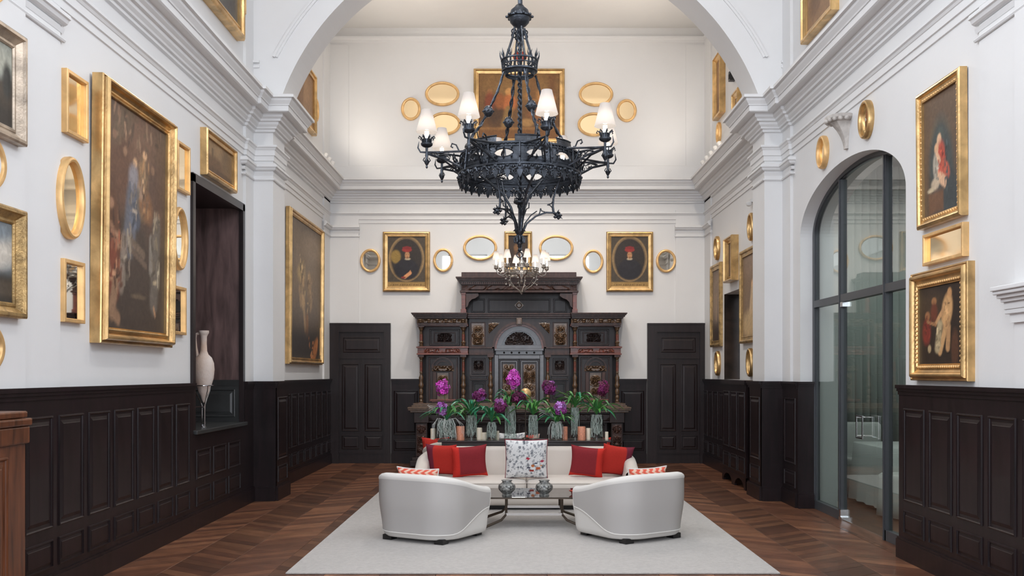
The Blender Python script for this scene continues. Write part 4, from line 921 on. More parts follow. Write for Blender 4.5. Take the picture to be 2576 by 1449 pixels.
# wings, lower doors
cb('wing_door', [(1072, 1156, 895, 1014, .02, .3)], 'ebony', mirror_=True)
for s in (0, 1):
    fx = (lambda a, b: (a, b)) if not s else (lambda a, b: (2612-b, 2612-a))
    pframe('door_moulding', *fx(1078, 1151), 899, 1012, .02, 'walnut', 4, .02, 1)
    m = MB(); C0 = qx(fx(1114, 1114)[0]); n = 14
    for r0, r1, dd in ((24/CS, 28/CS, .03), (16/CS, 19/CS, .02)):
        A = [(C0+r0*cos(pi*k/n), .01-dd, qz(926)+r0*sin(pi*k/n)) for k in range(n+1)]; B = [(C0+r1*cos(pi*k/n), .01-dd, qz(926)+r1*sin(pi*k/n)) for k in range(n+1)]
        m.strip(A, B); m.strip([(a[0], .02, a[2]) for a in A], A); m.strip(B, [(a[0], .02, a[2]) for a in B])
    m.build('door_arch', 'walnut', cab)
    carve('door_carving', *fx(1086, 1142), 920, 934, .005, 'carved_wood', 12, .035, nx=34, ny=9)
    carve('door_carving', *fx(1100, 1128), 938, 1004, .005, 'carved_wood', 14, .035, nx=22)
    cb('door_pilaster', [(*fx(1089, 1098), 936, 1004, -.02, .02)], 'walnut', bv=.004); cb('door_pilaster', [(*fx(1130, 1139), 936, 1004, -.02, .02)], 'walnut', bv=.004)
    cb('door_ledge', [(*fx(1082, 1147), 1004, 1009, -.04, .02), (*fx(1086, 1143), 1009, 1012, -.02, .02)], 'redwood', bv=.003)
    # inner bays
    cb('bay_back', [(*fx(1180, 1244), 800, 873, .06, .30), (*fx(1180, 1244), 893, 1016, .10, .30)], 'ebony')
    pframe('bay_panel', *fx(1183, 1221), 810, 873, .06, 'walnut', 3, .012, 1); carve('bay_carving', *fx(1186, 1218), 813, 868, .055, 'carved_wood', 31, .03, nx=24)
    pframe('bay_panel', *fx(1186, 1221), 901, 942, .10, 'ebony', 4, .016, 1); carve('bay_carving', *fx(1191, 1216), 906, 937, .095, 'ebony', 33, .02, nx=16)
    cb('bay_shelf', [(*fx(1182, 1226), 944, 947, .02, .1), (*fx(1184, 1224), 947, 953, .05, .1), (*fx(1182, 1226), 953, 956, .03, .1)], 'ebony', bv=.003)
    pframe('bay_panel', *fx(1187, 1221), 959, 1005, .10, 'ebony', 4, .02, 1); pframe('bay_panel', *fx(1192, 1216), 965, 1000, .09, 'black', 2, .01, 1)
    carve('spandrel_carving', *fx(1229, 1258), 812, 840, .025, 'carved_wood', 41, .03, nx=20, shape=(lambda u, v: 1 if (u+2*v > 1.0) == True else .2) if s else (lambda u, v: 1 if (-u+2*v > 1.0) else .2))
# centre arch
def arcband(name, r0, r1, y0, d, mt, n=40, cz=877):
    m = MB(); c0 = qx(1306); z0 = qz(cz); r0 /= CS; r1 /= CS
    def rg(r, y): return [(c0+r*cos(pi*k/n), y, z0+r*sin(pi*k/n)) for k in range(n+1)]
    m.strip(rg(r0, y0), rg(r0, y0-d)); m.strip(rg(r0, y0-d), rg(r1, y0-d)); m.strip(rg(r1, y0-d), rg(r1, y0)); return m.build(name, mt, cab, smooth=True)
m = MB(); n = 40; c0 = qx(1306); r = 66/CS; z0 = qz(877); zt = qz(801); W2 = qx(1384)-c0
for k in range(n):
    a, b = pi*k/n, pi*(k+1)/n
    def outer(t):
        cx_, sz_ = cos(t), sin(t); H = zt-z0; s = min(W2/abs(cx_) if abs(cx_) > 1e-6 else 1e9, H/sz_ if sz_ > 1e-6 else 1e9); return (c0+cx_*s, .03, z0+sz_*s)
    m.add([(c0+r*cos(a), .03, z0+r*sin(a)), (c0+r*cos(b), .03, z0+r*sin(b)), outer(b), outer(a)], [(0, 1, 2, 3)])
m.build('arch_front', 'ebony', cab)
arcband('arch_moulding', 62, 68, .03, .06, 'walnut'); arcband('arch_moulding', 57, 62, .06, .05, 'redwood'); arcband('arch_moulding', 45, 57, .12, .05, 'lead_grey')
cb('keystone', [(1299, 1313, 800, 818, -.06, .03), (1301, 1311, 803, 816, -.08, .03)], 'carved_wood', bv=.006)
m = MB(); m.add([(c0, .12, z0+.03)]+[(c0+50/CS*cos(pi*k/24), .12, z0+.03+44/CS*sin(pi*k/24)) for k in range(25)], [(0, k, k+1) for k in range(1, 25)]); m.build('lunette', 'lunette_glass', cab)
carve('lunette_carving', 1268, 1344, 833, 868, .12, 'ebony', 51, .02, nx=44, shape=lambda u, v: 1 if u*u+v*v < .92 else 0)
cb('centre_band', [(1247, 1365, 868, 877, .03, .15), (1244, 1368, 877, 882, .0, .15), (1247, 1365, 882, 892, .05, .15)], 'lead_grey', bv=.003)
m = MB()
for k in range(5): m.sphere((qx(1268+k*19), .045, qz(887)), .018, 8)
m.build('band_studs', 'black', cab)
cb('centre_frame', [(1244, 1254, 893, 1018, .02, .2), (1358, 1368, 893, 1018, .02, .2), (1254, 1358, 893, 903, .03, .2)], 'lead_grey', bv=.004)
for a, b in ((1255, 1305), (1307, 1357)):
    cb('centre_door', [(a, b, 904, 1016, .06, .2)], 'ebony'); pframe('centre_door_moulding', a+3, b-3, 907, 1014, .06, 'lead_grey', 5, .018, 1)
    carve('centre_door_carving', a+10, b-10, 916, 1008, .055, 'carved_wood', 61, .035, nx=26)
# counter and base
cb('counter', [(1041, 1571, 1014, 1019, -.18), (1038, 1574, 1019, 1023, -.20), (1030, 1583, 1023, 1027, -.32), (1031, 1582, 1027, 1031, -.31), (1036, 1577, 1031, 1036, -.28)], 'carved_wood', bv=.004)
cb('base', [(1050, 1562, 1036, 1062, -.20), (1085, 1527, 1062, 1160, -.02), (1042, 1570, 1150, 1166, -.22)], 'ebony', bv=.004)
carve('base_carving', 1046, 1566, 1040, 1058, -.20, 'ebony', 71, .02, nx=150, ny=8)
for s in (0, 1):
    fx = (lambda a, b: (a, b)) if not s else (lambda a, b: (2612-b, 2612-a))
    cb('base_post', [(*fx(1045, 1082), 1036, 1062, -.26, 0), (*fx(1049, 1078), 1062, 1150, -.24, 0), (*fx(1040, 1086), 1148, 1156, -.28, 0), (*fx(1036, 1090), 1156, 1168.5, -.31, 0)], 'ebony', bv=.006)
    carve('post_carving', *fx(1052, 1075), 1066, 1146, -.24, 'walnut', 81, .03, nx=16)
for k in range(4): a = 1092+k*109; pframe('base_panel', a, a+102, 1068, 1145, -.02, 'ebony', 6, .02, 1)
# ================================================================== RUG
RXa, RXb, RYa, RYb = -1.83, 2.105, 7.74, 15.2
m = MB(); m.box(RXa, RYa, .001, RXb, RYb, .016); ro = m.build('rug', 'rug_wool'); bevel(ro, .006)
tag(ro, 'large pale beige wool rug under the seating group', 'rug')
# ================================================================== UPHOLSTERED SHELL SEATS
def rr_path(hw, yb, yf, rb, rf, n=10):
    """half outline from front centre-right round ... returns closed outline (x,y), clockwise from front-left going back"""
    P = []
    def arc(cx_, cy_, r, a0, a1): 
        for k in range(n+1): a = a0+(a1-a0)*k/n; P.append((cx_+r*cos(a), cy_+r*sin(a)))
    arc(-hw+rf, yf-rf, rf, pi/2, pi); m1 = 10
    for k in range(1, m1): P.append((-hw, yf-rf+(yb+rb-yf+rf)*k/m1))
    arc(-hw+rb, yb+rb, rb, pi, 1.5*pi)
    for k in range(1, m1): P.append((-hw+rb+(2*hw-2*rb)*k/m1, yb))
    arc(hw-rb, yb+rb, rb, 1.5*pi, 2*pi)
    for k in range(1, m1): P.append((hw, yb+rb+(yf-rf-yb-rb)*k/m1))
    arc(hw-rf, yf-rf, rf, 0, pi/2)
    for k in range(1, m1): P.append((hw-rf-(2*hw-2*rf)*k/m1, yf))
    return P
def body_mb(out, levels, cy=0):
    m = MB(); n = len(out); vs = []
    for s, z in levels: vs += [(x*s, cy+(y-cy)*s, z) for x, y in out]
    fs = [(i*n+k, i*n+(k+1) % n, (i+1)*n+(k+1) % n, (i+1)*n+k) for i in range(len(levels)-1) for k in range(n)]
    # outline runs counter-clockwise or clockwise; caps close both ends
    fs += [tuple(range(n)), tuple((len(levels)-1)*n+k for k in range(n-1, -1, -1))]
    m.add(vs, fs); return m
def shell_mb(out, yfront, zt_back, zt_front, zb_back, zb_front, thick, run_t, run_b, grow=.012, power=1.0):
    """wraps the back: keep outline points with y<yfront; local normals from centre"""
    P = [p for p in out if p[1] < yfront]; P = [(P[0][0], yfront)]+P+[(P[-1][0], yfront)]
    # order along the shell from left front to right front
    L = [0]
    for i in range(1, len(P)): L.append(L[-1]+sqrt((P[i][0]-P[i-1][0])**2+(P[i][1]-P[i-1][1])**2))
    T = L[-1]; rows = []; n = len(P)
    for i, (x, y) in enumerate(P):
        a, b = P[max(0, i-1)], P[min(n-1, i+1)]; tx, ty = b[0]-a[0], b[1]-a[1]; l = sqrt(tx*tx+ty*ty)+1e-9
        nx, ny = ty/l, -tx/l
        if nx*x+ny*(y-0) < 0: nx, ny = -nx, -ny
        q = min(L[i], T-L[i]); zt = zt_front+(zt_back-zt_front)*smoothstep(0, 1, min(1, q/run_t))**power
        zb = zb_back+(zb_front-zb_back)*(1-smoothstep(.0, run_b, q))
        rows.append((x, y, nx, ny, zt, zb))
    return rows
def shell_faces(rows, thick, grow, taper):
    """returns (outer, inner) MB"""
    o = MB(); i_ = MB(); n = len(rows)
    def sc(z): return 1-taper*(1-smoothstep(.05, .42, z))
    K = 12; vs = []
    for x, y, nx, ny, zt, zb in rows:
        for k in range(K+1):
            z = zb+(zt-.012-zb)*k/K; s = sc(z); vs.append((x*s+nx*grow, y*s+ny*grow, z))
    o.add(vs, [(a*(K+1)+k, (a+1)*(K+1)+k, (a+1)*(K+1)+k+1, a*(K+1)+k+1) for a in range(n-1) for k in range(K)])
    prof = []
    for q in range(7):
        t = pi*q/6; prof.append((grow+.004-thick/2*(1-cos(t)), sin(t)*thick*.38))
    vs = []
    m2 = len(prof)+2
    for x, y, nx, ny, zt, zb in rows:
        s = sc(zt)
        vs.append((x*s+nx*(grow-.006), y*s+ny*(grow-.006), zt-.05))
        for d, h in prof: vs.append((x*s+nx*d, y*s+ny*d, zt-.012+h))
        s2 = sc(.3); vs.append((x*s2-nx*(thick-grow), y*s2-ny*(thick-grow), .28))
    i_.add(vs, [(a*m2+k, (a+1)*m2+k, (a+1)*m2+k+1, a*m2+k+1) for a in range(n-1) for k in range(m2-1)])
    for a in (0, n-1):     # front ends of the arms
        x, y, nx, ny, zt, zb = rows[a]; A = []
        for k in range(7):
            z = .26+(zt-.012-.26)*k/6; s = sc(z); A.append(((x*s+nx*(grow+.004), y*s+.0, z), (x*s-nx*(thick-grow), y*s, z)))
        i_.strip([p[0] for p in A], [p[1] for p in A])
    return o, i_
def cushion_mb(w_, d_, h_, z0, cx_=0, cy_=0, n=14, crown=.35, r=.16):
    """box cushion with rounded edges and a crowned top"""
    m = MB(); vs = []; lev = [(0, .94, 0), (.12, .99, 0), (.35, 1.0, 0), (.72, 1.0, 0), (.9, .985, 0), (1.0, .95, 0)]
    out = rr_path(w_/2, -d_/2, d_/2, r*min(w_, d_), r*min(w_, d_), 5); k = len(out)
    for t, s, _ in lev: vs += [(cx_+x*s, cy_+y*s, z0+h_*t) for x, y in out]
    for s in (.8, .55, .25): vs += [(cx_+x*s, cy_+y*s, z0+h_*(1+crown*(1-s*s)*.5+.03)) for x, y in out]
    vs.append((cx_, cy_, z0+h_*(1+crown*.5+.03)))
    L = len(lev)+3
    fs = [(i*k+j, i*k+(j+1) % k, (i+1)*k+(j+1) % k, (i+1)*k+j) for i in range(L-1) for j in range(k)]
    fs += [((L-1)*k+j, (L-1)*k+(j+1) % k, L*k) for j in range(k)]+[tuple(range(k))]
    m.add(vs, fs); return m
def recalc(o):
    import bmesh
    b = bmesh.new(); b.from_mesh(o.data); bmesh.ops.recalc_face_normals(b, faces=b.faces); b.to_mesh(o.data); b.free()
    o.data.polygons.foreach_set('use_smooth', [True]*len(o.data.polygons))
    return o
def armchair(loc, rz, label):
    r = empty('armchair', (*loc, .016), rz, label, 'chair', 'pair of barrel armchairs')
    out = rr_path(.452, -.425, .45, .28, .18)
    lv = [(.84, .036), (.89, .040), (.925, .055), (.945, .10), (.955, .17), (.975, .23), (.99, .28), (1.0, .32), (.985, .345), (.95, .36), (.6, .365)]
    recalc(body_mb(out, lv).build('base', 'white_fabric', r))
    recalc(cushion_mb(.70, .70, .085, .335, 0, .045).build('seat_cushion', 'white_fabric', r))
    rows = shell_mb(out, .31, .615, .455, .088, .285, .10, .85, .62, power=.8)
    oo, ii = shell_faces(rows, .11, .014, .075)
    recalc(oo.build('outer_shell', 'grey_satin', r)); recalc(ii.build('inner_shell', 'white_fabric', r))
    # piping along the lower seam of the shell
    m = MB(); m.tube([((x*(1-.075*(1-smoothstep(.05, .42, zb)))+nx*.012), (y*(1-.075*(1-smoothstep(.05, .42, zb)))+ny*.012), zb) for x, y, nx, ny, zt, zb in rows], .007, 6)
    m.build('piping', 'white_fabric', r, smooth=True)
    for sx in (-1, 1):
        for sy in (-1, 1):
            m = MB(); m.box(sx*.295-.05, sy*.295-.05, 0, sx*.295+.05, sy*.295+.05, .05); bevel(m.build('leg', 'dark_leg', r), .004)
    return r
ach1 = armchair((-.80, 9.43), -math.atan2(.311, .55), 'left barrel armchair with grey back and white seat, seen from behind on the rug')
ach2 = armchair((1.115, 9.48), math.atan2(.352, .53), 'right barrel armchair with grey back and white seat, seen from behind on the rug')
def sofa(loc, rz, W, label, two=True):
    r = empty('sofa', (*loc, .016), rz, label, 'sofa')
    # local: back at -y, seat faces +y
    out = rr_path(W/2, -.46, .46, .38, .26)
    lv = [(.90, .055), (.95, .065), (.97, .08), (.985, .11), (.995, .155), (.99, .185), (.96, .195), (.6, .20)]
    recalc(body_mb(out, lv).build('base', 'cream_fabric', r))
    rows = shell_mb(out, .34, .635, .40, .13, .16, .14, 1.0, .4, power=.7)
    oo, ii = shell_faces(rows, .15, .014, .05)
    recalc(oo.build('outer_shell', 'cream_fabric', r)); recalc(ii.build('inner_shell', 'cream_fabric', r))
    cw = (W-.34)/2
    for sx in (-1, 1): recalc(cushion_mb(cw-.006, .80, .135, .197, sx*cw/2, .07, crown=.25, r=.10).build('seat_cushion', 'cream_fabric', r))
    m = MB()
    for sx in (-1, 1):
        o2 = rr_path(cw/2, -.40, .40, .08, .08, 5)
        for z in (.214, .314): m.tube([(sx*cw/2+x*1.0, .07+y*1.0, z) for x, y in o2], .0045, 5, closed=True)
    m.build('piping', 'cream_fabric', r, smooth=True)
    m = MB(); m.box(-W/2+.30, -.34, 0, W/2-.30, .34, .075); m.build('plinth', 'dark_leg', r)
    return r
sofa((.13, 11.68), pi, 2.62, 'long curved cream sofa facing the camera with red cushions and a patterned cushion')
sofa((.03, 13.35), 0, 2.56, 'second cream sofa seen from behind beyond the flower table, facing the carved cabinet')
# ================================================================== CUSHIONS
def pillow(loc, rot, W, H, T, colf, label, cat='cushion', group=None, n=26, piping=None, name='cushion', puff=.11):
    r = empty(name, loc, 0, label, cat, group); r.rotation_euler = rot
    m = MB(); C = []; vs = []
    for side in (-1, 1):
        for j in range(n+1):
            for i in range(n+1):
                u = 2*i/n-1; v = 2*j/n-1
                pin = 1-puff*(1-abs(v)**2)*abs(u)**3; pin2 = 1-puff*(1-abs(u)**2)*abs(v)**3
                x = u*W/2*pin; z = v*H/2*pin2+H/2
                d = T/2*(max(0, (1-u**4)*(1-v**4)))**.55
                vs.append((x, side*d, z)); C.append(lin(colf(u, v)))
    N1 = (n+1)**2; fs = []
    for s in (0, 1):
        for j in range(n):
            for i in range(n):
                a = s*N1+j*(n+1)+i; f = (a, a+1, a+n+2, a+n+1); fs.append(f if s == 0 else f[::-1])
    m.add(vs, fs); m.c = C; o = m.build('cover', 'printed_fabric', r, smooth=True)
    if piping:
        per = []
        for k in range(4*n):
            s, t = divmod(k, n); t = 2*t/n-1
            u, v = [(t, -1), (1, t), (-t, 1), (-1, -t)][s]
            pin = 1-puff*(1-v*v)*abs(u)**3; pin2 = 1-puff*(1-u*u)*abs(v)**3
            per.append((u*W/2*pin, 0, v*H/2*pin2+H/2))
        q = MB(); q.tube(per, .006, 5, closed=True); q.build('piping', piping, r, smooth=True)
    return r
def c8(r, g, b): return (r/255, g/255, b/255)
RED, PLUM, DRED = c8(184, 52, 44), c8(112, 42, 58), c8(136, 44, 50)
def col_red_l(u, v): return RED if u > -.45 and v > -.78 else (PLUM if u <= -.45 else DRED)
def col_plum(s):
    def f(u, v): return DRED if (u*s > -.55 and v > -.72) else c8(200, 52, 44)
    return f
def col_red_r(u, v): return RED if u < .45 and v > -.78 else (PLUM if u >= .45 else DRED)
zs = .016+.345
def sp(px, Y): return (px-CX)/F*Y
pillow((sp(1118, 11.80), 11.80, zs), (radians(14), 0, radians(-22)), .42, .40, .15, col_red_l, 'bright red cushion with a plum side band, at the far left end of the sofa', group='red cushions on the sofa')
pillow((sp(1183, 11.62), 11.62, zs), (radians(14), radians(-4), radians(8)), .43, .40, .15, col_plum(1), 'dark red cushion with a bright red border, second from the left end of the sofa', group='red cushions on the sofa')
pillow((sp(1473, 11.62), 11.62, zs), (radians(14), radians(6), radians(-8)), .41, .39, .15, col_plum(-1), 'dark red cushion with a bright red border, second from the right end of the sofa', group='red cushions on the sofa')
pillow((sp(1540, 11.80), 11.80, zs), (radians(14), radians(8), radians(20)), .42, .39, .15, col_red_r, 'bright red cushion with a plum side band, at the far right end of the sofa', group='red cushions on the sofa')
rt = random.Random(5); TB = [(rt.uniform(-1, 1), rt.uniform(-1, 1), rt.uniform(.02, .075), rt.choice([c8(120, 124, 132), c8(90, 96, 104), c8(150, 152, 156), c8(60, 66, 76)])) for _ in range(340)]
TR = [(.08, .12, .09, c8(180, 50, 70)), (.75, -.02, .09, c8(170, 60, 80)), (.3, -.25, .10, c8(190, 110, 60)), (.55, -.38, .12, c8(184, 96, 60)), (.25, -.5, .10, c8(150, 50, 40)), (.7, -.25, .07, c8(200, 140, 80)), (.1, -.35, .08, c8(60, 60, 80)), (.45, -.12, .07, c8(50, 60, 84))]
def toile(u, v):
    c = np.array(c8(226, 226, 226))
    for (a, b, r_, k) in TB:
        d = (u-a)**2+(v-b)**2
        if d < r_*r_*(.6+.5*sin(23*u+17*v*a)): c = c*.45+np.array(k)*.55
    for (a, b, r_, k) in TR:
        if (u-a)**2+((v-b)*1.6)**2 < r_*r_: c = np.array(k)
    return tuple(c)
pillow((sp(1324, 11.50), 11.50, zs-.0), (radians(12), 0, 0), .50, .475, .17, toile, 'large black and white printed cushion with colour flecks, in the middle of the sofa', n=60, piping='plum_fabric', puff=.05)
def chev(u, v):
    a = abs(((u*6+abs(((v*2.5) % 2)-1)*2) % 2)-1); return c8(214, 96, 78) if a > .45 else c8(224, 190, 170)
def onchair(c, dy, label):
    a = c.rotation_euler.z; x = c.location.x-sin(a)*dy*1.0; y = c.location.y+cos(a)*dy
    pillow((x, y, .016+.43), (radians(12), 0, a), .48, .265, .12, chev, label, n=48, piping='linen', group='coral lumbar cushions')
onchair(ach1, -.20, 'coral and cream zigzag cushion peeping over the left armchair back'); onchair(ach2, -.20, 'coral and cream zigzag cushion peeping over the right armchair back')
# cushions on the second sofa, seen above the table between the vases
def col_coral(u, v): return c8(196, 90, 80) if abs(u) < .6 else c8(222, 190, 180)
pillow((sp(1284, 13.3), 13.30, .37), (radians(-10), 0, 0), .44, .43, .14, toile, 'printed grey cushion standing on the second sofa, seen between the vases', n=30)
pillow((sp(1322, 13.36), 13.42, .37), (radians(-10), 0, 0), .40, .40, .14, col_coral, 'coral and cream cushion on the second sofa, seen between the vases', n=16)
pillow((sp(1096, 13.2), 13.22, .37), (radians(-8), 0, radians(8)), .38, .365, .13, lambda u, v: RED, 'red cushion on the second sofa, its top showing at the left end', n=12)
pillow((sp(1502, 13.2), 13.22, .37), (radians(-8), 0, radians(-8)), .38, .365, .13, lambda u, v: RED, 'red cushion on the second sofa, its top showing at the right end', n=12)
# ================================================================== COFFEE TABLE
tz = .345; ty0, ty1 = 9.85, 10.65; tx0, tx1 = -.42, .80
r = empty('coffee_table', ((tx0+tx1)/2, (ty0+ty1)/2, .016), 0, 'low coffee table with a smoked glass top and bronze legs between the sofa and armchairs', 'table')
hx, hy = (tx1-tx0)/2, (ty1-ty0)/2; zt = tz-.016
m = MB(); m.box(-hx, -hy, zt-.012, hx, hy, zt); bevel(m.build('glass_top', 'table_glass', r), .003)
m = MB()
for s in (-1, 1): m.box(-hx, s*hy-.006*s-.006, zt-.018, hx, s*hy+.006, zt-.002); m.box(s*hx-.006, -hy, zt-.018, s*hx+.006, hy, zt-.002)
m.build('top_frame', 'bronze', r)
for sx in (-1, 1):
    for sy in (-1, 1):
        px = sx*(1394-1254)/2/245
        m = MB(); m.tube([(px, sy*.28, zt-.02), (px, sy*.28, .14), (px+sx*.05, sy*.31, .085), (px+sx*.24, sy*.37, .012)], [.013, .013, .014, .016], 8)
        m.lathe([(.045, zt-.028), (.045, zt-.016)], px, sy*.28, 0, 14); m.build('leg', 'bronze', r, smooth=True)
m = MB()
for sy in (-1, 1): m.box(-.29, sy*.28-.012, .13, .29, sy*.28+.012, .155)
m.build('stretcher', 'steel', r)
def pot(px, label):
    q = empty('pot', (sp(px, 10.0), 10.0, tz), 0, label, 'vase', 'pair of patterned silver pots')
    pr = [(.05, 0), (.052, .008), (.042, .018), (.06, .035), (.083, .06), (.09, .085), (.084, .11), (.06, .128), (.048, .135), (.046, .15), (.054, .158), (.048, .158), (.040, .145)]
    m = MB(); m.lathe(pr, n=28); m.build('body', 'silver_pot', q, smooth=True)
    m = MB(); m.lathe([(.046, .148), (.056, .152), (.056, .160), (.046, .160)], n=28); m.build('rim', 'silver_pot', q, smooth=True)
pot(1275, 'left one of two round patterned silver pots on the glass coffee table')
pot(1369, 'right one of two round patterned silver pots on the glass coffee table')
for px, lb in ((1452, 'small red dish on the right end of the glass coffee table'), (1208, 'small red dish on the left end of the glass coffee table')):
    q = empty('dish', (sp(px, 10.15), 10.15, tz), 0, lb, 'dish')
    m = MB(); m.lathe([(.03, 0), (.05, .006), (.085, .030), (.088, .034), (.08, .030), (.04, .010), (.001, .008)], n=20, sy=.8); m.build('bowl', 'red_dish', q, smooth=True)
    m = MB(); m.lathe([(.032, 0), (.030, .008)], n=16); m.build('foot_ring', 'dark_leg', q)
# ================================================================== CONSOLE TABLE
cY = 12.45; cz = EYE-(1103-CY)/F*(cY+.2)
r = empty('console_table', (.11, cY, .0), 0, 'long black console table behind the sofa carrying the orchid vases', 'table')
m = MB(); m.box(-1.09, -.22, cz-.022, 1.09, .22, cz); bevel(m.build('table_top', 'console_black', r), .004)
m = MB(); m.box(-1.04, -.19, cz-.14, 1.04, .19, cz-.022); bevel(m.build('apron', 'console_black', r), .004)
for sx in (-1, 1):
    for sy in (-1, 1): m = MB(); m.box(sx*1.0-.03, sy*.16-.03, .016, sx*1.0+.03, sy*.16+.03, cz-.14); m.build('leg', 'console_black', r)
m = MB()
m.box(-1.0, -.02, .12, 1.0, .02, .16); m.build('stretcher', 'console_black', r)
# ================================================================== ORCHIDS AND VASES
def bez(p0, p1, p2, n):
    p0, p1, p2 = map(np.array, (p0, p1, p2)); return [tuple((1-t)**2*p0+2*t*(1-t)*p1+t*t*p2) for t in [k/n for k in range(n+1)]]
def leaf(root, az, L, rise, droop, w_, mt, rs):
    d = np.array((cos(az), sin(az), 0)); n = 8; P = bez((0, 0, 0), d*L*.45+np.array((0, 0, rise)), d*L+np.array((0, 0, rise-droop)), n)
    sd = np.array((-sin(az), cos(az), 0)); A = []; B = []; C_ = []
    for k, p in enumerate(P):
        t = k/n; ww = w_*(min(1, .55+t*2))*(1-max(0, (t-.72)/.30)**2)*.5; p = np.array(p)
        A.append(tuple(p-sd*ww+np.array((0, 0, ww*.7)))); C_.append(tuple(p)); B.append(tuple(p+sd*ww+np.array((0, 0, ww*.7))))
    m = MB(); m.strip(A, C_); m.strip(C_, B); return m.build('leaf', mt, root, smooth=True)
def floret_verts(c, nrm, s, rs):
    nrm = np.array(nrm)/np.linalg.norm(nrm); up = np.array((0, 0, 1.)); a = np.cross(up, nrm)
    if np.linalg.norm(a) < .1: a = np.array((1., 0, 0))
    a /= np.linalg.norm(a); b = np.cross(nrm, a); c = np.array(c); vs = []; fs = []
    r0 = rs.uniform(0, 1)
    for k in range(5):
        t = r0+2*pi*k/5; d = a*cos(t)+b*sin(t); e = -a*sin(t)+b*cos(t); o = len(vs)
        vs += [tuple(c), tuple(c+d*s*.50+e*s*.33+nrm*s*.16), tuple(c+d*s*.92+e*s*.24+nrm*s*.05), tuple(c+d*s*1.0+nrm*s*.10), tuple(c+d*s*.92-e*s*.24+nrm*s*.05), tuple(c+d*s*.50-e*s*.33+nrm*s*.16)]
        fs.append((o, o+1, o+2, o+3, o+4, o+5))
    return vs, fs
def bloom(root, c, rx, rz_, cols, rs, n=52, s=.033):
    m = MB(); m.c = []; cen = np.array(c)
    for k in range(n):
        t = k/n; ph = k*2.39996; zz = 1-2*(t+.5/n); rad = sqrt(max(0, 1-zz*zz)); d = np.array((rad*cos(ph), rad*sin(ph), zz))
        p = cen+d*np.array((rx, rx, rz_))*rs.uniform(.55, 1.08)
        vs, fs = floret_verts(p, d+np.array((rs.uniform(-.5, .5), -.4, rs.uniform(-.5, .5))), s*rs.uniform(.75, 1.2), rs); col = np.array(lin(rs.choice(cols)))*rs.uniform(.55, 1.5)
        m.add(vs, fs); cc = []
        for q in range(len(vs)): cc.append(tuple(col*(.45 if q % 6 == 0 else 1.25 if q % 6 == 3 else 1.0)))
        m.c += cc
    core = MB(); core.sphere(tuple(cen), min(rx, rz_)*.5, 8); m.c += [tuple(np.array(lin(cols[0]))*.35)]*len(core.v); m.add(core.v, core.f)
    return m.build('flower_cluster', 'petal', root)
MAG = [c8(196, 60, 176), c8(176, 44, 156), c8(206, 92, 196)]; PUR = [c8(120, 40, 104), c8(96, 28, 78), c8(150, 84, 158), c8(84, 24, 62)]; VIO = [c8(150, 80, 168), c8(126, 48, 122), c8(170, 120, 190)]; DRK = [c8(92, 24, 60), c8(110, 30, 84), c8(70, 18, 50)]
oz = cz
def oxz(px, py, Y): return ((px-CX)/F*Y, EYE-(py-CY)/F*Y)
# px centre, vase half width px, vase top py, plant centre py, leaf reach px, blooms[(px,py,rx,rz,colours)], Y, leaf material
PL = [
 (1123, 26, 1058, 1056, 48, [(1111, 1027, 15, 17, VIO, 0), (1114, 976, 17, 21, MAG, 1)], 12.36, 'leaf', 'wide glass vase with trailing white roots at the left end of the table', 'orchid with one violet and one tall magenta bloom at the left end of the table', 1),
 (1186, 16, 1046, 1040, 52, [(1206, 994, 16, 16, PUR, 0)], 12.50, 'leaf_blue', 'glass cylinder vase second from the left on the table', 'orchid with a dark purple bloom in the second vase from the left', 0),
 (1237, 14, 1063, 1058, 44, [(1259, 1022, 16, 18, PUR, 0)], 12.36, 'leaf_blue', 'short glass vase third from the left on the table', 'orchid with a low purple bloom in the third vase from the left', 0),
 (1284, 16, 1022, 1018, 40, [(1292, 953, 18, 27, MAG, 1)], 12.50, 'leaf', 'tall glass vase fourth from the left, behind the printed cushion', 'orchid with the tallest bright magenta bloom, in the middle of the table', 0),
 (1341, 14, 1045, 1038, 50, [(1304, 1001, 19, 17, DRK, 0)], 12.44, 'leaf', 'glass vase just right of the middle of the table', 'orchid with a dark plum bloom leaning left, just right of the middle', 0),
 (1400, 15, 1066, 1062, 42, [(1409, 1026, 18, 19, VIO, 0)], 12.36, 'leaf', 'short glass vase with trailing roots, third from the right on the table', 'orchid with a low violet bloom in the third vase from the right', 1),
 (1447, 13, 1026, 1022, 52, [(1382, 975, 18, 18, PUR, 0)], 12.54, 'leaf', 'tall narrow glass vase second from the right on the table', 'orchid with a purple bloom leaning left from the tall vase second from the right', 0),
 (1501, 17, 1044, 1038, 50, [(1517, 978, 14, 20, DRK, 0)], 12.46, 'leaf', 'glass cylinder vase at the right end of the table', 'orchid with a dark plum bloom at the right end of the table', 0)]
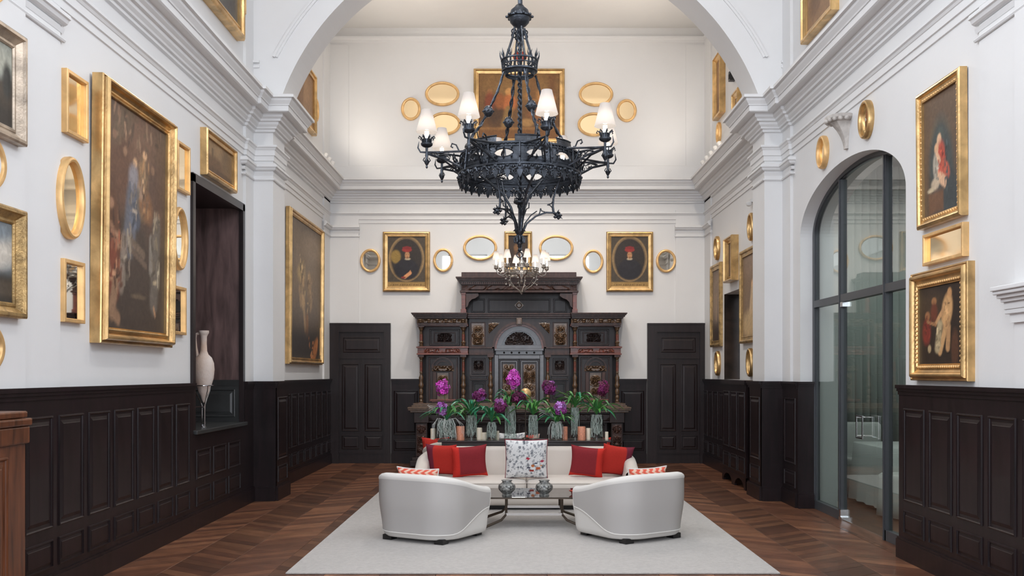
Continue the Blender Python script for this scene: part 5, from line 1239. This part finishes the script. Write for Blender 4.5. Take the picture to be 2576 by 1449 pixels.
for qi, (px, hw, pt, pc, reach, blooms, Y, lm, vl, ol, trail) in enumerate(PL):
    rs = random.Random(100+qi); x, zt_ = oxz(px, pt, Y); k = Y/F; R = hw*k; H = zt_-oz
    v = empty('vase', (x, Y, oz), 0, vl, 'vase', 'glass vases on the console table')
    m = MB(); m.lathe([(.001, .004), (R, .004), (R, H)], n=28); m.f = [f for f in m.f if len(f) == 4]; m.build('glass', 'vase_glass', v, smooth=True)
    m = MB(); m.tube([((R-.002)*cos(2*pi*a/28), (R-.002)*sin(2*pi*a/28), H) for a in range(28)], .0025, 5, closed=True); m.build('rim', 'vase_glass', v, smooth=True)
    o = empty('orchid', (x, Y, zt_), 0, ol, 'orchid', 'orchids on the console table')
    m = MB(); nr = 34 if not trail else 56
    for a in range(nr):
        th = rs.uniform(0, 2*pi); rr = R*.96*rs.random()**.4; pts = [(rr*.75*cos(th), rr*.75*sin(th), .005)]
        for b in range(1, 5): th += rs.uniform(-.6, .6); pts.append((min(R-.012, rr*1.0)*cos(th), min(R-.012, rr*1.0)*sin(th), -H*.22*b*rs.uniform(.8, 1.05)))
        m.tube(pts, .0032, 4)
    if trail:
        for a in range(16):
            th = rs.uniform(0, 2*pi); q = R*rs.uniform(1.15, 1.7); dn = rs.uniform(.5, 1.0)*H
            m.tube([(R*.3*cos(th), R*.3*sin(th), .01), (R*.9*cos(th), R*.9*sin(th), .03), (q*cos(th), q*sin(th), -.05), (q*1.05*cos(th+.1), q*1.05*sin(th+.1), -dn)], .0025, 4)
        for a in range(5): m.tube([(0, 0, .01), (-.08, -.02, .10+.02*a), (-.16-.02*a, -.03, .13+.015*a), (-.22, -.04, .09+.03*a)], .0022, 4)
    m.build('roots', 'root', o)
    nl = 20
    for a in range(nl):
        az = 2*pi*a/nl+rs.uniform(-.25, .25); L = reach*k*rs.uniform(.8, 1.5)*(1 if abs(cos(az)) > .5 else .8); leaf(o, az, L, rs.uniform(.14, .32), rs.uniform(.10, .22), .036, lm if rs.random() < .7 else ('leaf_blue' if lm == 'leaf' else 'leaf'), rs)
    for a in range(4): az = rs.uniform(0, 2*pi); leaf(o, az, reach*k*.35, .20, .02, .026, lm, rs)
    for (bx_, by_, rx, rz_, cols, tall_) in blooms:
        Xb, Zb = oxz(bx_, by_, Y-.05); c = (Xb-x, -.05, Zb-zt_)
        m = MB(); m.tube(bez((0, 0, 0), (c[0]*.2, -.02, c[2]*.7), (c[0], c[1], c[2]), 8), .004, 5); m.build('flower_stem', 'stem', o)
        bloom(o, c, rx*k*.96, rz_*k*.96, cols, rs)
X_, Z_ = oxz(1322, 991, 12.6)
q = empty('gold_ornament', (X_, 12.62, oz), 0, 'gilded globe ornament on a stem behind the dark plum orchid', 'ornament')
m = MB(); m.lathe([(.05, 0), (.045, .01), (.008, .02), (.007, Z_-oz-.05)], n=12); m.build('stem', 'bronze', q, smooth=True)
m = MB(); m.sphere((0, 0, Z_-oz), .075, 14); m.build('globe', 'gold_light', q, smooth=True)
def candle(px, w_, pt, Y, mt, label, grp):
    x, z = oxz(px, pt, Y); q = empty('candle', (x, Y, oz), 0, label, 'candle', grp); R = w_/2*Y/F; h = z-oz
    m = MB(); m.lathe([(R*.97, 0), (R, .006), (R, h-.008), (R*.94, h), (R*.5, h-.006), (.001, h-.008)], n=20); m.build('wax', mt, q, smooth=True)
    m = MB(); m.tube([(0, 0, h-.01), (.001, 0, h+.012)], .0015, 5); m.build('wick', 'black', q)
candle(1158, 21, 1072, 12.42, 'candle_coral', 'coral pillar candle between the first and second vases from the left', 'coral pillar candles')
candle(1421, 14, 1073, 12.50, 'candle_coral', 'coral candle half hidden between the two vases right of the middle', 'coral pillar candles')
candle(1463, 20, 1073, 12.42, 'candle_coral', 'coral pillar candle between the two rightmost vases', 'coral pillar candles')
for px, w_, pt, lb in ((1089, 12, 1078, 'cream candle at the left end of the table'), (1206, 14, 1076, 'cream candle right of the second vase from the left'), (1218, 15, 1088, 'low cream candle left of the third vase'), (1480, 12, 1077, 'cream candle left of the rightmost vase'), (1526, 9, 1086, 'small cream candle at the right end of the table'), (1251, 10, 1084, 'small cream candle right of the third vase')):
    candle(px, w_, pt, 12.48, 'candle_cream', lb, 'cream candles on the console table')
# ================================================================== SIDE ROOM FURNITURE
def dtable(x, y, label):
    q = empty('dining_table', (x, y, 0), 0, label, 'table'); n = 48; vs = []
    out = rr_path(.55, -.55, .55, .08, .08, 4); n = len(out); m = MB()
    lv = [(1.0, .75, 0), (1.02, .74, 0), (1.03, .60, .01), (1.05, .30, .03), (1.07, .05, .045)]
    for s, z, a in lv: vs += [(px_*s*(1+a*sin(k*2.1)), py_*s*(1+a*cos(k*1.7)), z) for k, (px_, py_) in enumerate(out)]
    m.add(vs, [(i*n+k, i*n+(k+1) % n, (i+1)*n+(k+1) % n, (i+1)*n+k) for i in range(4) for k in range(n)]+[tuple(range(n))]); recalc(m.build('tablecloth', 'linen', q))
    for sx in (-1, 1):
        for sy in (-1, 1): m = MB(); m.box(sx*.42-.03, sy*.42-.03, 0, sx*.42+.03, sy*.42+.03, .73); m.build('leg', 'dark_leg', q)
dtable(4.75, 11.6, 'dining table under a white cloth, seen through the right pane of the glass doorway')
def dchair(x, y, rz, label):
    q = empty('dining_chair', (x, y, 0), rz, label, 'chair', 'slipcovered dining chairs')
    out = rr_path(.25, -.25, .25, .07, .07, 5)
    recalc(body_mb(out, [(1.08, .02), (1.03, .2), (1.0, .42), (1.0, .47), (.9, .49)]).build('seat', 'linen', q))
    o2 = rr_path(.25, -.06, .06, .05, .05, 5); b = recalc(body_mb(o2, [(1, .40), (1.0, .85), (.98, .92), (.85, .95)]).build('backrest', 'linen', q)); b.location = (0, -.22, 0)
dchair(4.35, 10.75, .3, 'white covered dining chair nearest the glass doorway'); dchair(5.45, 12.2, 1.6, 'white covered dining chair beyond the first table behind the glass')
dchair(4.6, 12.75, 3.1, 'white covered dining chair on the far side of the first table behind the glass')
# ================================================================== CHANDELIERS
def chandelier(cx_, cy_):
    r = empty('chandelier', (cx_, cy_, 2.7), 0, 'large black wrought iron chandelier with eight shaded lamps, nearest the camera', 'chandelier'); Z = -2.7
    def B(m, name, mt='iron', sm=True, parent=None): return m.build(name, mt, parent or r, smooth=sm)
    m = MB(); m.tube([(0, 0, 5.1+Z), (0, 0, ZC+Z)], .017, 8); m.tube([(.02, .01, 5.1+Z), (.02, .01, ZC+Z)], .008, 6); B(m, 'rod')
    m = MB(); m.lathe([(.02, 5.20), (.04, 5.185), (.05, 5.17), (.085, 5.14), (.102, 5.09), (.12, 5.085), (.12, 5.07), (.102, 5.065), (.092, 5.02), (.06, 4.985), (.03, 4.97), (.02, 4.95)], 0, 0, Z, 24)
    for k in range(10): a = 2*pi*k/10; m.sphere((.125*cos(a), .125*sin(a), 5.078+Z), .014, 6)
    B(m, 'ball')
    m = MB(); P = []
    for s in (0, 1):
        m.tube([(.013*cos(s*pi+k*.9), .013*sin(s*pi+k*.9), 4.97+Z-k*(4.97-3.2)/110) for k in range(111)], .011, 5)
    B(m, 'twisted_stem')
    for k in range(4):
        a = radians(-70+90*k)-pi/2; ca, sa = cos(a), sin(a)
        m = MB(); m.tube([(.05*ca, .05*sa, 4.97+Z), (.075*ca, .075*sa, 4.86+Z), (.155*ca, .155*sa, 4.62+Z)], .011, 6)
        for z in (4.93, 4.89): m.tube([(.06*ca+.022*cos(t), .06*sa, z+Z+.022*sin(t)) for t in [2*pi*j/10 for j in range(10)]], .006, 4, closed=True)
        pts = [(.165, 4.52), (.225, 4.33), (.30, 4.17), (.325, 4.12), (.40, 3.98), (.48, 3.88), (.545, 3.74)]
        for s in (0, 1):
            tw = []
            for j in range(37):
                t = j/36*6; i = min(5, int(t)); f = t-i; rr = pts[i][0]*(1-f)+pts[i+1][0]*f; zz = pts[i][1]*(1-f)+pts[i+1][1]*f
                o = .011*cos(s*pi+j*.9); o2 = .011*sin(s*pi+j*.9); tw.append((rr*ca-o*sa, rr*sa+o*ca, zz+o2+Z))
            m.tube(tw, .010, 5)
        m.tube([(.44*ca, .44*sa, 3.93+Z), (.40*ca, .40*sa, 3.76+Z)], .006, 5)
        c = B(m, 'suspension_rod')
        m = MB(); m.lathe([(.012, -.055), (.03, -.045), (.046, -.02), (.05, 0), (.046, .02), (.03, .045), (.012, .055)], .322*ca, .322*sa, 4.125+Z, 16)
        for j in range(8): t = 2*pi*j/8; m.sphere((.322*ca+.05*cos(t), .322*sa+.05*sin(t), 4.125+Z), .010, 5)
        B(m, 'knob', parent=c)
    # small crown
    m = MB(); R = .175; n = 40
    def hoop(m, R, z, rt): m.tube([(R*cos(2*pi*k/n), R*sin(2*pi*k/n), z+Z) for k in range(n)], rt, 6, closed=True)
    hoop(m, R, 4.645, .010); hoop(m, R*.97, 4.60, .007); hoop(m, R*.94, 4.545, .012)
    for k in range(24): a = 2*pi*k/24; m.tube([(R*cos(a), R*sin(a), 4.645+Z), (R*.94*cos(a), R*.94*sin(a), 4.545+Z)], .007, 4)
    m.strip([(R*.93*cos(2*pi*k/n), R*.93*sin(2*pi*k/n), 4.545+Z) for k in range(n+1)], [(R*.80*cos(2*pi*k/n), R*.80*sin(2*pi*k/n), 4.50+Z) for k in range(n+1)])
    for k in range(12):
        a = 2*pi*k/12; ca, sa = cos(a), sin(a); tx, ty = -sa, ca
        m.tube([(R*ca, R*sa, 4.645+Z), (R*1.08*ca, R*1.08*sa, 4.69+Z), (R*1.10*ca, R*1.10*sa, 4.745+Z)], [.009, .007, .001], 5)
        for s in (-1, 1): m.tube([(R*ca, R*sa, 4.65+Z), (R*1.06*ca+s*.018*tx, R*1.06*sa+s*.018*ty, 4.68+Z), (R*1.12*ca+s*.026*tx, R*1.12*sa+s*.026*ty, 4.715+Z)], [.006, .005, .001], 4)
    B(m, 'crown_ring')
    # big drum
    RU, RL, zu, zl = .565, .585, 3.725, 3.53; n = 96
    m = MB()
    for R, z, t in ((RU, zu, .014), (RU+.006, zu-.03, .007), (RL, zl, .016), (RL-.004, zl+.03, .007)): m.tube([(R*cos(2*pi*k/n), R*sin(2*pi*k/n), z+Z) for k in range(n)], t, 6, closed=True)
    for k in range(96):
        a = 2*pi*k/96; m.sphere((RU*cos(a)*1.02, RU*sin(a)*1.02, zu+Z-.015), .007, 4)
    B(m, 'drum_hoop')
    cells = 12
    m = MB()
    for c in range(cells):
        a0 = 2*pi*c/cells; da = 2*pi/cells; q = 24
        def P(u, v, off=0):
            a = a0+da*(u+1)/2; R = RL+(RU-RL)*(v+1)/2+off; return (R*cos(a), R*sin(a), Z+zl+(zu-zl)*(v+1)/2)
        A = []; Bq = []
        for k in range(q+1):
            t = 2*pi*k/q; cu, cv = cos(t), sin(t); s = 1/max(abs(cu), abs(cv)); A.append(P(cu*s, cv*s))
            Bq.append(P(.62*cu, (.40*abs(sin(t))**1.3*(1 if sin(t) >= 0 else -1))))
        m.strip(A, Bq); m.tube(Bq[:-1], .006, 4, closed=True)
        m.tube([P(-1, -1, .012), P(-1, 1, .012)], .009, 5)
    B(m, 'pierced_band', sm=False)
    for c in range(8):
        m = MB(); a = 2*pi*c/8+radians(8); w_ = radians(13); A = [((RU-.02)*cos(a+w_*(k/6-.5)*2), (RU-.02)*sin(a+w_*(k/6-.5)*2)) for k in range(7)]
        m.strip([(x, y, zu+Z) for x, y in A], [(x*.97, y*.97, zu+.075+Z) for x, y in A]); m.tube([(x*.97, y*.97, zu+.075+Z) for x, y in A], .009, 5)
        B(m, 'crenel')
    # hanging fleur-de-lis fringe
    m = MB()
    nf = 32
    for c in range(nf):
        a = 2*pi*c/nf; ca, sa = cos(a), sin(a); tx, ty = -sa, ca; R = RL-.005
        def Q(u, z, o=0): return ((R+o)*ca+tx*u, (R+o)*sa+ty*u, zl+Z+z)
        for yy in (0,):
            poly = [(-.055, 0), (-.05, -.03), (-.018, -.045), (-.012, -.055), (-.028, -.07), (-.022, -.095), (0, -.135), (.022, -.095), (.028, -.07), (.012, -.055), (.018, -.045), (.05, -.03), (.055, 0)]
            k = len(poly); vs = [Q(u, z, .006) for u, z in poly]+[Q(u, z, -.006) for u, z in poly]
            m.add(vs, [tuple(range(k)), tuple(range(2*k-1, k-1, -1))]+[(i, i+k, (i+1) % k+k, (i+1) % k) for i in range(k)])
        for s in (-1, 1):
            m.tube([Q(s*.004, -.05), Q(s*.030, -.062), Q(s*.046, -.085), Q(s*.036, -.10), Q(s*.028, -.09)], [.007, .009, .010, .008, .005], 5)
        m.tube([Q(-.03, -.058), Q(.03, -.058)], .007, 5)
        m.sphere(Q(0, -.022, .012), .014, 6)
    for c in range(nf):
        a = 2*pi*(c+.5)/nf; ca, sa = cos(a), sin(a); tx, ty = -sa, ca; R = RL+.006
        def Q(u, z, o=0): return ((R+o)*ca+tx*u, (R+o)*sa+ty*u, zl+Z+z)
        m.tube([Q(-.045, -.01), Q(-.03, -.045), Q(0, -.06), Q(.03, -.045), Q(.045, -.01)], [.006, .009, .010, .009, .006], 5)
        for s in (-1, 1): m.tube([Q(0, -.055), Q(s*.018, -.075), Q(s*.008, -.10)], [.010, .011, .003], 5)
        m.sphere(Q(0, -.035, .008), .016, 6)
    B(m, 'fleur_fringe', sm=False)
    m = MB()
    for k in range(48):
        a = 2*pi*k/48; ca, sa = cos(a), sin(a); R = RL+.008
        m.tube([(R*ca, R*sa, zl+.035+Z), ((R+.006)*ca, (R+.006)*sa, zl+.06+Z), (R*ca, R*sa, zl+.085+Z)], [.002, .011, .002], 5)
        R = RU+.010; m.tube([(R*ca, R*sa, zu-.03+Z), ((R+.004)*ca, (R+.004)*sa, zu-.05+Z), (R*ca, R*sa, zu-.07+Z)], [.002, .010, .002], 5)
    B(m, 'bead_course')
    m = MB()
    for c in range(6):
        a = 2*pi*c/6+.3; m.tube([(RL*cos(a), RL*sin(a), zl+Z), (0, 0, 3.60+Z)], .009, 5)
    m.lathe([(.02, 3.64), (.05, 3.62), (.055, 3.59), (.03, 3.57), (.02, 3.56)], 0, 0, Z, 16)
    B(m, 'spokes')
    # arms
    for k in range(8):
        a = radians(-30+45*k)-pi/2; arm = empty('arm', (0, 0, 0)); arm.parent = r; arm.rotation_euler = (0, 0, a)
        RA = .915
        m = MB()
        for s in (-1, 1):
            m.tube([(RU*cos(s*.19), RU*sin(s*.19), 3.71+Z), (.80, s*.02, 3.705+Z), (RA, 0, 3.70+Z)], .011, 5)
            m.tube([(RL*cos(s*.15), RL*sin(s*.15), 3.55+Z), (.76, s*.02, 3.65+Z), (RA, 0, 3.69+Z)], .010, 5)
            m.tube([(.62, s*.05, 3.57+Z), (.66, s*.03, 3.70+Z)], .007, 4)
            m.tube([(.80, s*.016, 3.675+Z), (.74, s*.02, 3.69+Z), (.69, s*.03, 3.67+Z), (.70, s*.03, 3.64+Z), (.74, s*.02, 3.65+Z), (.73, s*.02, 3.665+Z)], .006, 4)
            m.tube([(.66, s*.03, 3.66+Z), (.63, s*.04, 3.64+Z), (.62, s*.05, 3.61+Z), (.65, s*.04, 3.60+Z), (.66, s*.03, 3.63+Z)], .006, 4)
        m.tube([(.60, 0, 3.73+Z), (.63, 0, 3.79+Z), (.67, 0, 3.80+Z), (.68, 0, 3.77+Z), (.66, 0, 3.76+Z)], .008, 5)
        m.tube([(RA, 0, 3.70+Z), (RA+.06, 0, 3.70+Z), (RA+.085, 0, 3.74+Z), (RA+.075, 0, 3.80+Z)], [.01, .009, .008, .002], 5)
        m.build('bracket', 'iron', arm, smooth=True)
        m = MB(); m.lathe([(.001, 3.545), (.012, 3.56), (.008, 3.575), (.022, 3.60), (.026, 3.615), (.012, 3.64), (.016, 3.67), (.012, 3.70), (.013, 3.745), (.04, 3.755), (.056, 3.77), (.058, 3.785), (.034, 3.79), (.036, 3.83), (.030, 3.83)], RA, 0, Z, 14)
        for j in range(7):
            t = 2*pi*j/7; c_, s_2 = cos(t), sin(t)
            m.tube([(RA+.036*c_, .036*s_2, 3.785+Z), (RA+.046*c_, .046*s_2, 3.835+Z), (RA+.072*c_, .072*s_2, 3.852+Z), (RA+.080*c_, .080*s_2, 3.832+Z), (RA+.068*c_, .068*s_2, 3.828+Z)], [.010, .008, .007, .006, .004], 4)
        for j in range(4):
            t = 2*pi*j/4; m.tube([(RA+.012*cos(t), .012*sin(t), 3.60+Z), (RA+.035*cos(t), .035*sin(t), 3.625+Z), (RA+.02*cos(t), .02*sin(t), 3.65+Z)], .005, 4)
        m.build('candle_cup', 'iron', arm, smooth=True)
        m = MB(); m.lathe([(.020, 3.79), (.020, 3.90)], RA, 0, Z, 12); m.lathe([(.020, 3.92), (.030, 3.95), (.026, 3.99), (.005, 4.02)], RA, 0, Z, 12); m.build('bulb', 'bulb', arm, smooth=True)  # candle tube under the bulb glows too, its lit look made emissive
        m = MB(); m.lathe([(.101, 3.893), (.047, 4.105)], RA, 0, Z, 28); sh = MB(); vs = m.v; fs = [f for f in m.f if len(f) == 4]
        mm = MB(); mm.add(vs, fs); mm.build('lampshade', 'lampshade_cloth', arm, smooth=True)
        a2 = a; p = point('lamp_light', (cx_+RA*cos(a2), cy_+RA*sin(a2), 3.945), 5.0, (1, .93, .86), .02)
    # lower tendrils
    def rosette(m, c):
        for j in range(5):
            t = 2*pi*j/5; m.lathe([(.001, -.018), (.022, 0), (.001, .018)], c[0]+.028*cos(t), c[1]+.010*sin(t)-.0, c[2]+.028*sin(t), 6)
        m.sphere(c, .020, 8)
    for k, adeg in enumerate((85, -35, -155)):
        a = radians(adeg)-pi/2; ca, sa = cos(a), sin(a)
        def q(rr, z): return (rr*ca, rr*sa, z+Z)
        m = MB()
        m.tube([q(.035, 2.98), q(.07, 3.06), q(.16, 3.13), q(.26, 3.165), q(.35, 3.16)], .009, 6)
        m.tube([q(.035, 3.0), q(.05, 3.06), q(.11, 3.14), q(.17, 3.18)], .006, 5)
        m.tube([q(.19, 3.15), q(.20, 3.17), q(.205, 3.205)], .006, 5); m.tube([q(.205, 3.205), q(.215, 3.18), q(.25, 3.168)], .006, 5)
        m.tube([q(.335, 3.16), q(.325, 3.22), q(.33, 3.30), q(.36, 3.40), q(.42, 3.54)], .010, 6)
        m.tube([q(.325, 3.16), q(.318, 3.21), q(.295, 3.235), q(.27, 3.238)], .006, 5); m.tube([q(.27, 3.238), q(.31, 3.25), q(.328, 3.275)], .006, 5)
        B(m, 'tendril'); m = MB(); rosette(m, q(.37, 3.135)); m.tube([q(.37, 3.135), q(.42, 3.10)], [.012, .002], 5); m.tube([q(.36, 3.15), q(.385, 3.19)], [.01, .003], 5); B(m, 'rosette')
        a = radians(adeg+60)-pi/2; ca, sa = cos(a), sin(a); m = MB()
        m.tube([q(.03, 2.98), q(.045, 3.08), q(.085, 3.22), (.17*ca, .17*sa, 3.36+Z), q(.40, 3.55)], .012, 6)
        m.tube([q(.06, 3.12), q(.12, 3.22), q(.16, 3.235), q(.165, 3.29)], .006, 5); B(m, 'tendril')
    m = MB(); m.tube([(0, 0, 3.25+Z), (0, 0, 2.95+Z)], .013, 8); m.tube([(.02, .0, 3.2+Z), (.022, 0, 2.98+Z)], .008, 6)
    m.lathe([(.012, 3.24), (.03, 3.245), (.058, 3.26), (.06, 3.275), (.045, 3.285), (.02, 3.29)], 0, 0, Z, 20)
    for j in range(8): t = 2*pi*j/8; m.tube([(.05*cos(t), .05*sin(t), 3.275+Z), (.045*cos(t), .045*sin(t), 3.31+Z), (.02*cos(t), .02*sin(t), 3.30+Z)], .005, 4)
    m.lathe([(.02, 2.99), (.045, 2.985), (.04, 2.965), (.025, 2.95), (.022, 2.93), (.035, 2.90), (.025, 2.875), (.03, 2.865), (.015, 2.85), (.012, 2.83)], 0, 0, Z, 16)
    for j in range(5):
        t = 2*pi*j/5+.4; c_, s_2 = cos(t), sin(t)
        m.tube([(.02*c_, .02*s_2, 2.96+Z), (.05*c_, .05*s_2, 3.0+Z), (.065*c_, .065*s_2, 2.985+Z)], [.014, .012, .003], 5)
        m.tube([(.02*c_, .02*s_2, 2.95+Z), (.052*c_, .052*s_2, 2.915+Z), (.05*c_, .05*s_2, 2.88+Z), (.02*c_, .02*s_2, 2.87+Z)], [.008, .014, .012, .006], 5)
    B(m, 'stem_foliage')
    m = MB(); m.lathe([(.012, 2.86), (.022, 2.845), (.012, 2.82), (.02, 2.80), (.008, 2.785)], 0, 0, Z, 12); m.tube([(.027*cos(t), 0, 2.755+Z+.027*sin(t)) for t in [2*pi*j/16 for j in range(16)]], .006, 5, closed=True)
    B(m, 'finial_ring')
    return r
chandelier(.039, 9.5)
def chandelier2(cx_, cy_):
    r = empty('chandelier', (cx_, cy_, 2.78), 0, 'smaller silvery chandelier with eight white shaded lamps, further back in front of the cabinet', 'chandelier'); Z = -2.78
    def B(m, name, mt='nickel', sm=True, parent=None): return m.build(name, mt, parent or r, smooth=sm)
    m = MB(); m.tube([(0, 0, 3.2+Z), (0, 0, ZC+Z)], .009, 6); B(m, 'rod', 'iron')
    m = MB(); m.lathe([(.012, 3.42), (.03, 3.40), (.02, 3.36), (.015, 3.30), (.03, 3.27), (.05, 3.24), (.03, 3.2), (.02, 3.14), (.06, 3.10), (.08, 3.07), (.04, 3.04), (.015, 3.0)], 0, 0, Z, 16); B(m, 'stem', 'steel')
    n = 48; m = MB()
    for R, z, t in ((.25, 3.16, .008), (.255, 3.07, .010), (.24, 3.055, .006)): m.tube([(R*cos(2*pi*k/n), R*sin(2*pi*k/n), z+Z) for k in range(n)], t, 5, closed=True)
    for k in range(24): a = 2*pi*k/24; m.tube([(.25*cos(a), .25*sin(a), 3.16+Z), (.255*cos(a+.13), .255*sin(a+.13), 3.07+Z)], .005, 4); m.tube([(.25*cos(a), .25*sin(a), 3.16+Z), (.255*cos(a-.13), .255*sin(a-.13), 3.07+Z)], .004, 4)
    for k in range(8): a = 2*pi*k/8; m.tube([(.25*cos(a), .25*sin(a), 3.08+Z), (.03*cos(a), .03*sin(a), 3.12+Z)], .005, 4)
    B(m, 'hoop')
    for k in range(8):
        a = radians(12+45*k); arm = empty('arm', (0, 0, 0)); arm.parent = r; arm.rotation_euler = (0, 0, a); RA = .385
        m = MB(); m.tube([(.25, 0, 3.07+Z), (.31, 0, 3.05+Z), (.36, 0, 3.07+Z), (RA, 0, 3.14+Z)], .008, 6); m.tube([(.27, 0, 3.10+Z), (.31, 0, 3.09+Z), (.33, 0, 3.07+Z)], .005, 4); m.build('bracket', 'nickel', arm, smooth=True)
        m = MB(); m.lathe([(.005, 3.13), (.02, 3.14), (.036, 3.155), (.030, 3.165), (.018, 3.165), (.018, 3.20)], RA, 0, Z, 10)
        for j in range(6): t = 2*pi*j/6; m.tube([(RA+.025*cos(t), .025*sin(t), 3.16+Z), (RA+.032*cos(t), .032*sin(t), 3.20+Z), (RA+.050*cos(t), .050*sin(t), 3.21+Z)], .004, 4)
        m.build('candle_cup', 'nickel', arm, smooth=True)
        m = MB(); m.lathe([(.011, 3.165), (.011, 3.30)], RA, 0, Z, 8); m.lathe([(.011, 3.31), (.018, 3.34), (.003, 3.37)], RA, 0, Z, 8); m.build('bulb', 'bulb', arm, smooth=True)  # tube below the bulb is emissive as well, standing in for bulb light
        m = MB(); m.lathe([(.058, 3.285), (.030, 3.405)], RA, 0, Z, 20); mm = MB(); mm.add(m.v, [f for f in m.f if len(f) == 4]); mm.build('lampshade', 'lampshade_cloth', arm, smooth=True)
        point('lamp_light', (cx_+RA*cos(a), cy_+RA*sin(a), 3.32), 1.6, (1, .93, .86), .015)
    for k in range(6):
        a = 2*pi*k/6+.3; ca, sa = cos(a), sin(a)
        def q(rr, z): return (rr*ca, rr*sa, z+Z)
        m = MB(); m.tube([q(.24, 3.06), q(.225, 2.98), q(.15, 2.90), q(.05, 2.84), q(.008, 2.785)], .007, 5)
        m.tube([q(.20, 2.95), q(.23, 2.93), q(.25, 2.95)], .004, 4); m.sphere(q(.245, 3.0), .016, 6); m.sphere(q(.24, 2.92), .014, 6); B(m, 'tendril')
    m = MB(); m.lathe([(.002, 2.77), (.015, 2.785), (.008, 2.80), (.014, 2.81)], 0, 0, Z, 10); m.lathe([(.002, 2.93), (.02, 2.96), (.01, 3.0)], 0, 0, Z, 8); B(m, 'finial')
chandelier2(.089, 14.5)
